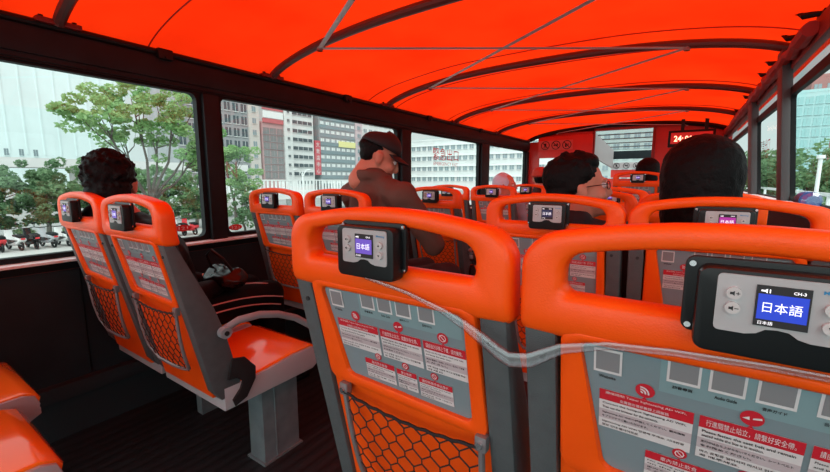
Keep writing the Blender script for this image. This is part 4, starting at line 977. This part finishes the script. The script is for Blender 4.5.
# scooters parked in a row
def make_scooter():
    t = thing('parked_scooter', 'x', 'scooter', (0, 0, 0))
    for y in (-.55, .60):
        m = MB(); m.tube([(0, y + .19 * math.cos(2 * PI * i / 18), .24 + .19 * math.sin(2 * PI * i / 18)) for i in range(18)], .05, 7, closed=True); m.cyl((0, y, .24), .05, .10, 'x', 10); m.build('wheel', BLACK, t)
    m = MB(); m.prism([(-.80, .62), (-.30, .70), (-.12, .42), (.22, .34), (.38, .60), (.44, 1.0), (.52, .98), (.56, .55), (.34, .26), (-.15, .24), (-.45, .30), (-.78, .50)], 'x', -.15, .15, bev=.04); m.build('body_panels', WPAN, t)
    m = MB(); m.prism([(-.78, .66), (-.2, .70), (-.14, .78), (-.4, .82), (-.76, .76)], 'x', -.14, .14, bev=.03); m.build('seat', BLACK, t)
    m = MB(); m.tube([(-.30, .38, 1.06), (-.12, .44, 1.02), (.12, .44, 1.02), (.30, .38, 1.06)], .022, 6)
    for s in (-1, 1): m.cap((s * .30, .42, 1.05), .01, (s * .34, .48, 1.24), .01); m.ell((s * .34, .48, 1.26), (.07, .015, .045), sub=2)
    m.build('handlebar', BLACK, t)
    m = MB(); m.ell((0, .52, .86), (.09, .05, .07), sub=2); m.build('headlight', LGREY, t)
    m = MB(); m.box((0, -.82, .60), (.16, .04, .08), b=.01); m.build('tail_light', WRED, t)
    return t
SCO = []; ps = make_scooter(); cm = child_map(); cols = [WPAN, WRED, WPAN, BLACK, LGREY, WPAN, WRED]
for i in range(16):
    o = ps if i == 0 else dup(ps, cm)
    y = 3.6 + i * .60; o.location = (-27.6 + (y - 3) * .16, y, GZ + .12); o.rotation_euler = (0, 0, math.radians(100 + R.uniform(-6, 6)))
    o['label'] = 'parked scooter in the row under the trees of the first window, ' + (['first', 'second', 'third', 'fourth', 'fifth', 'sixth', 'seventh', 'eighth', 'ninth', 'tenth', 'eleventh', 'twelfth', 'thirteenth', 'fourteenth', 'fifteenth', 'last'][i]) + (' from the left' if i < 15 else ' on the right'); o['group'] = 'scooters parked in a row'
    SCO.append(o)
cm2 = child_map()
for i, o in enumerate(SCO):
    for ch in cm2[o]:
        if ch.name.startswith('body_panels'): ch.data = ch.data.copy(); ch.data.materials[0] = cols[i % 7]
# right side: tower, railing, taxi
building('pale teal glass tower at the upper right corner', 'y', 17.8, 24, 19.5, 12, 119, mat('teal_glass', (.30, .48, .48), .3), 4, 8, 1, 19, mat('teal_window', (.22, .40, .40), .2), 1.2, 1.6)
building('reddish brown stepped building behind the teal tower', 'y', 22.5, 38, 25, 12, 133, mat('red_brown_wall', (.30, .14, .13), .7), 7, 8, 1, 24, GM, 1.3, 1.7, parts=[('penthouse', 2, 26.5, 6, 3, -6, mat('red_brown_wall', (.30, .14, .13), .7))])
t = thing('roadside_barrier', 'white roadside barrier with posts seen through the right windows', 'barrier', (3.6, 19, GZ))
m = MB()
for z in (3.12, 2.55): m.box((0, 0, z), (.07, 44, .11))
for k in range(12): m.box((0, -22 + k * 4, 1.6), (.10, .10, 3.1))
m.build('rails', WPAN, t, smooth=False)
t = thing('sign_post', 'tall white post standing at the right edge of the photo', 'post', (3.22, 16.6, GZ)); m = MB(); m.cyl((0, 0, 2.1), .05, 4.2, 'z', 12); m.build('post', WPAN, t); m = MB(); m.cyl((0, 0, 4.25), .10, .1, 'z', 12); m.build('post_cap', WPAN, t)
def car(label, loc, rz, body, name='taxi'):
    t = thing(name, label, 'car', loc, rz)
    m = MB(); m.prism([(-2.2, .35), (-2.2, .80), (-1.6, .92), (-1.1, 1.38), (.55, 1.40), (1.15, .95), (2.05, .82), (2.2, .60), (2.2, .35)], 'x', -.85, .85, bev=.08); m.build('body', body, t)
    m = MB(); m.prism([(-1.42, .94), (-1.02, 1.31), (.50, 1.33), (.98, .96)], 'x', -.865, .865); m.build('side_window', GD, t)
    m = MB(); m.add([(-.7, 1.12, .99), (.7, 1.12, .99), (.62, .62, 1.36), (-.62, .62, 1.36), (-.7, -1.62, .95), (.7, -1.62, .95), (.62, -1.16, 1.34), (-.62, -1.16, 1.34)], [(0, 1, 2, 3), (4, 5, 6, 7)]); m.build('windscreen', GD, t, smooth=False)
    for x in (-.80, .80):
        for y in (-1.35, 1.35): m = MB(); m.cyl((x, y, .32), .32, .2, 'x', 20); m.build('wheel', BLACK, t)
    if name == 'taxi': m = MB(); m.box((0, -.2, 1.46), (.5, .18, .12), b=.03); m.build('roof_light', WPAN, t)
    for x in (-.62, .62): m = MB(); m.box((x, -2.2, .70), (.3, .04, .14), b=.01); m.build('tail_light', WRED, t)
YC = mat('taxi_orange_yellow', (.85, .33, .03), .3)
car('orange yellow taxi on the road beyond the right window, right of the pillar', (7.2, 36, GZ), math.radians(8), YC)
car('orange yellow taxi seen through the front right window, left of the pillar', (4.6, 52, GZ), math.radians(4), YC)
car('white car on the road beyond the right windows', (10.4, 34, GZ), math.radians(8), WPAN, name='car')

bpy.data.scenes.remove(TMP)
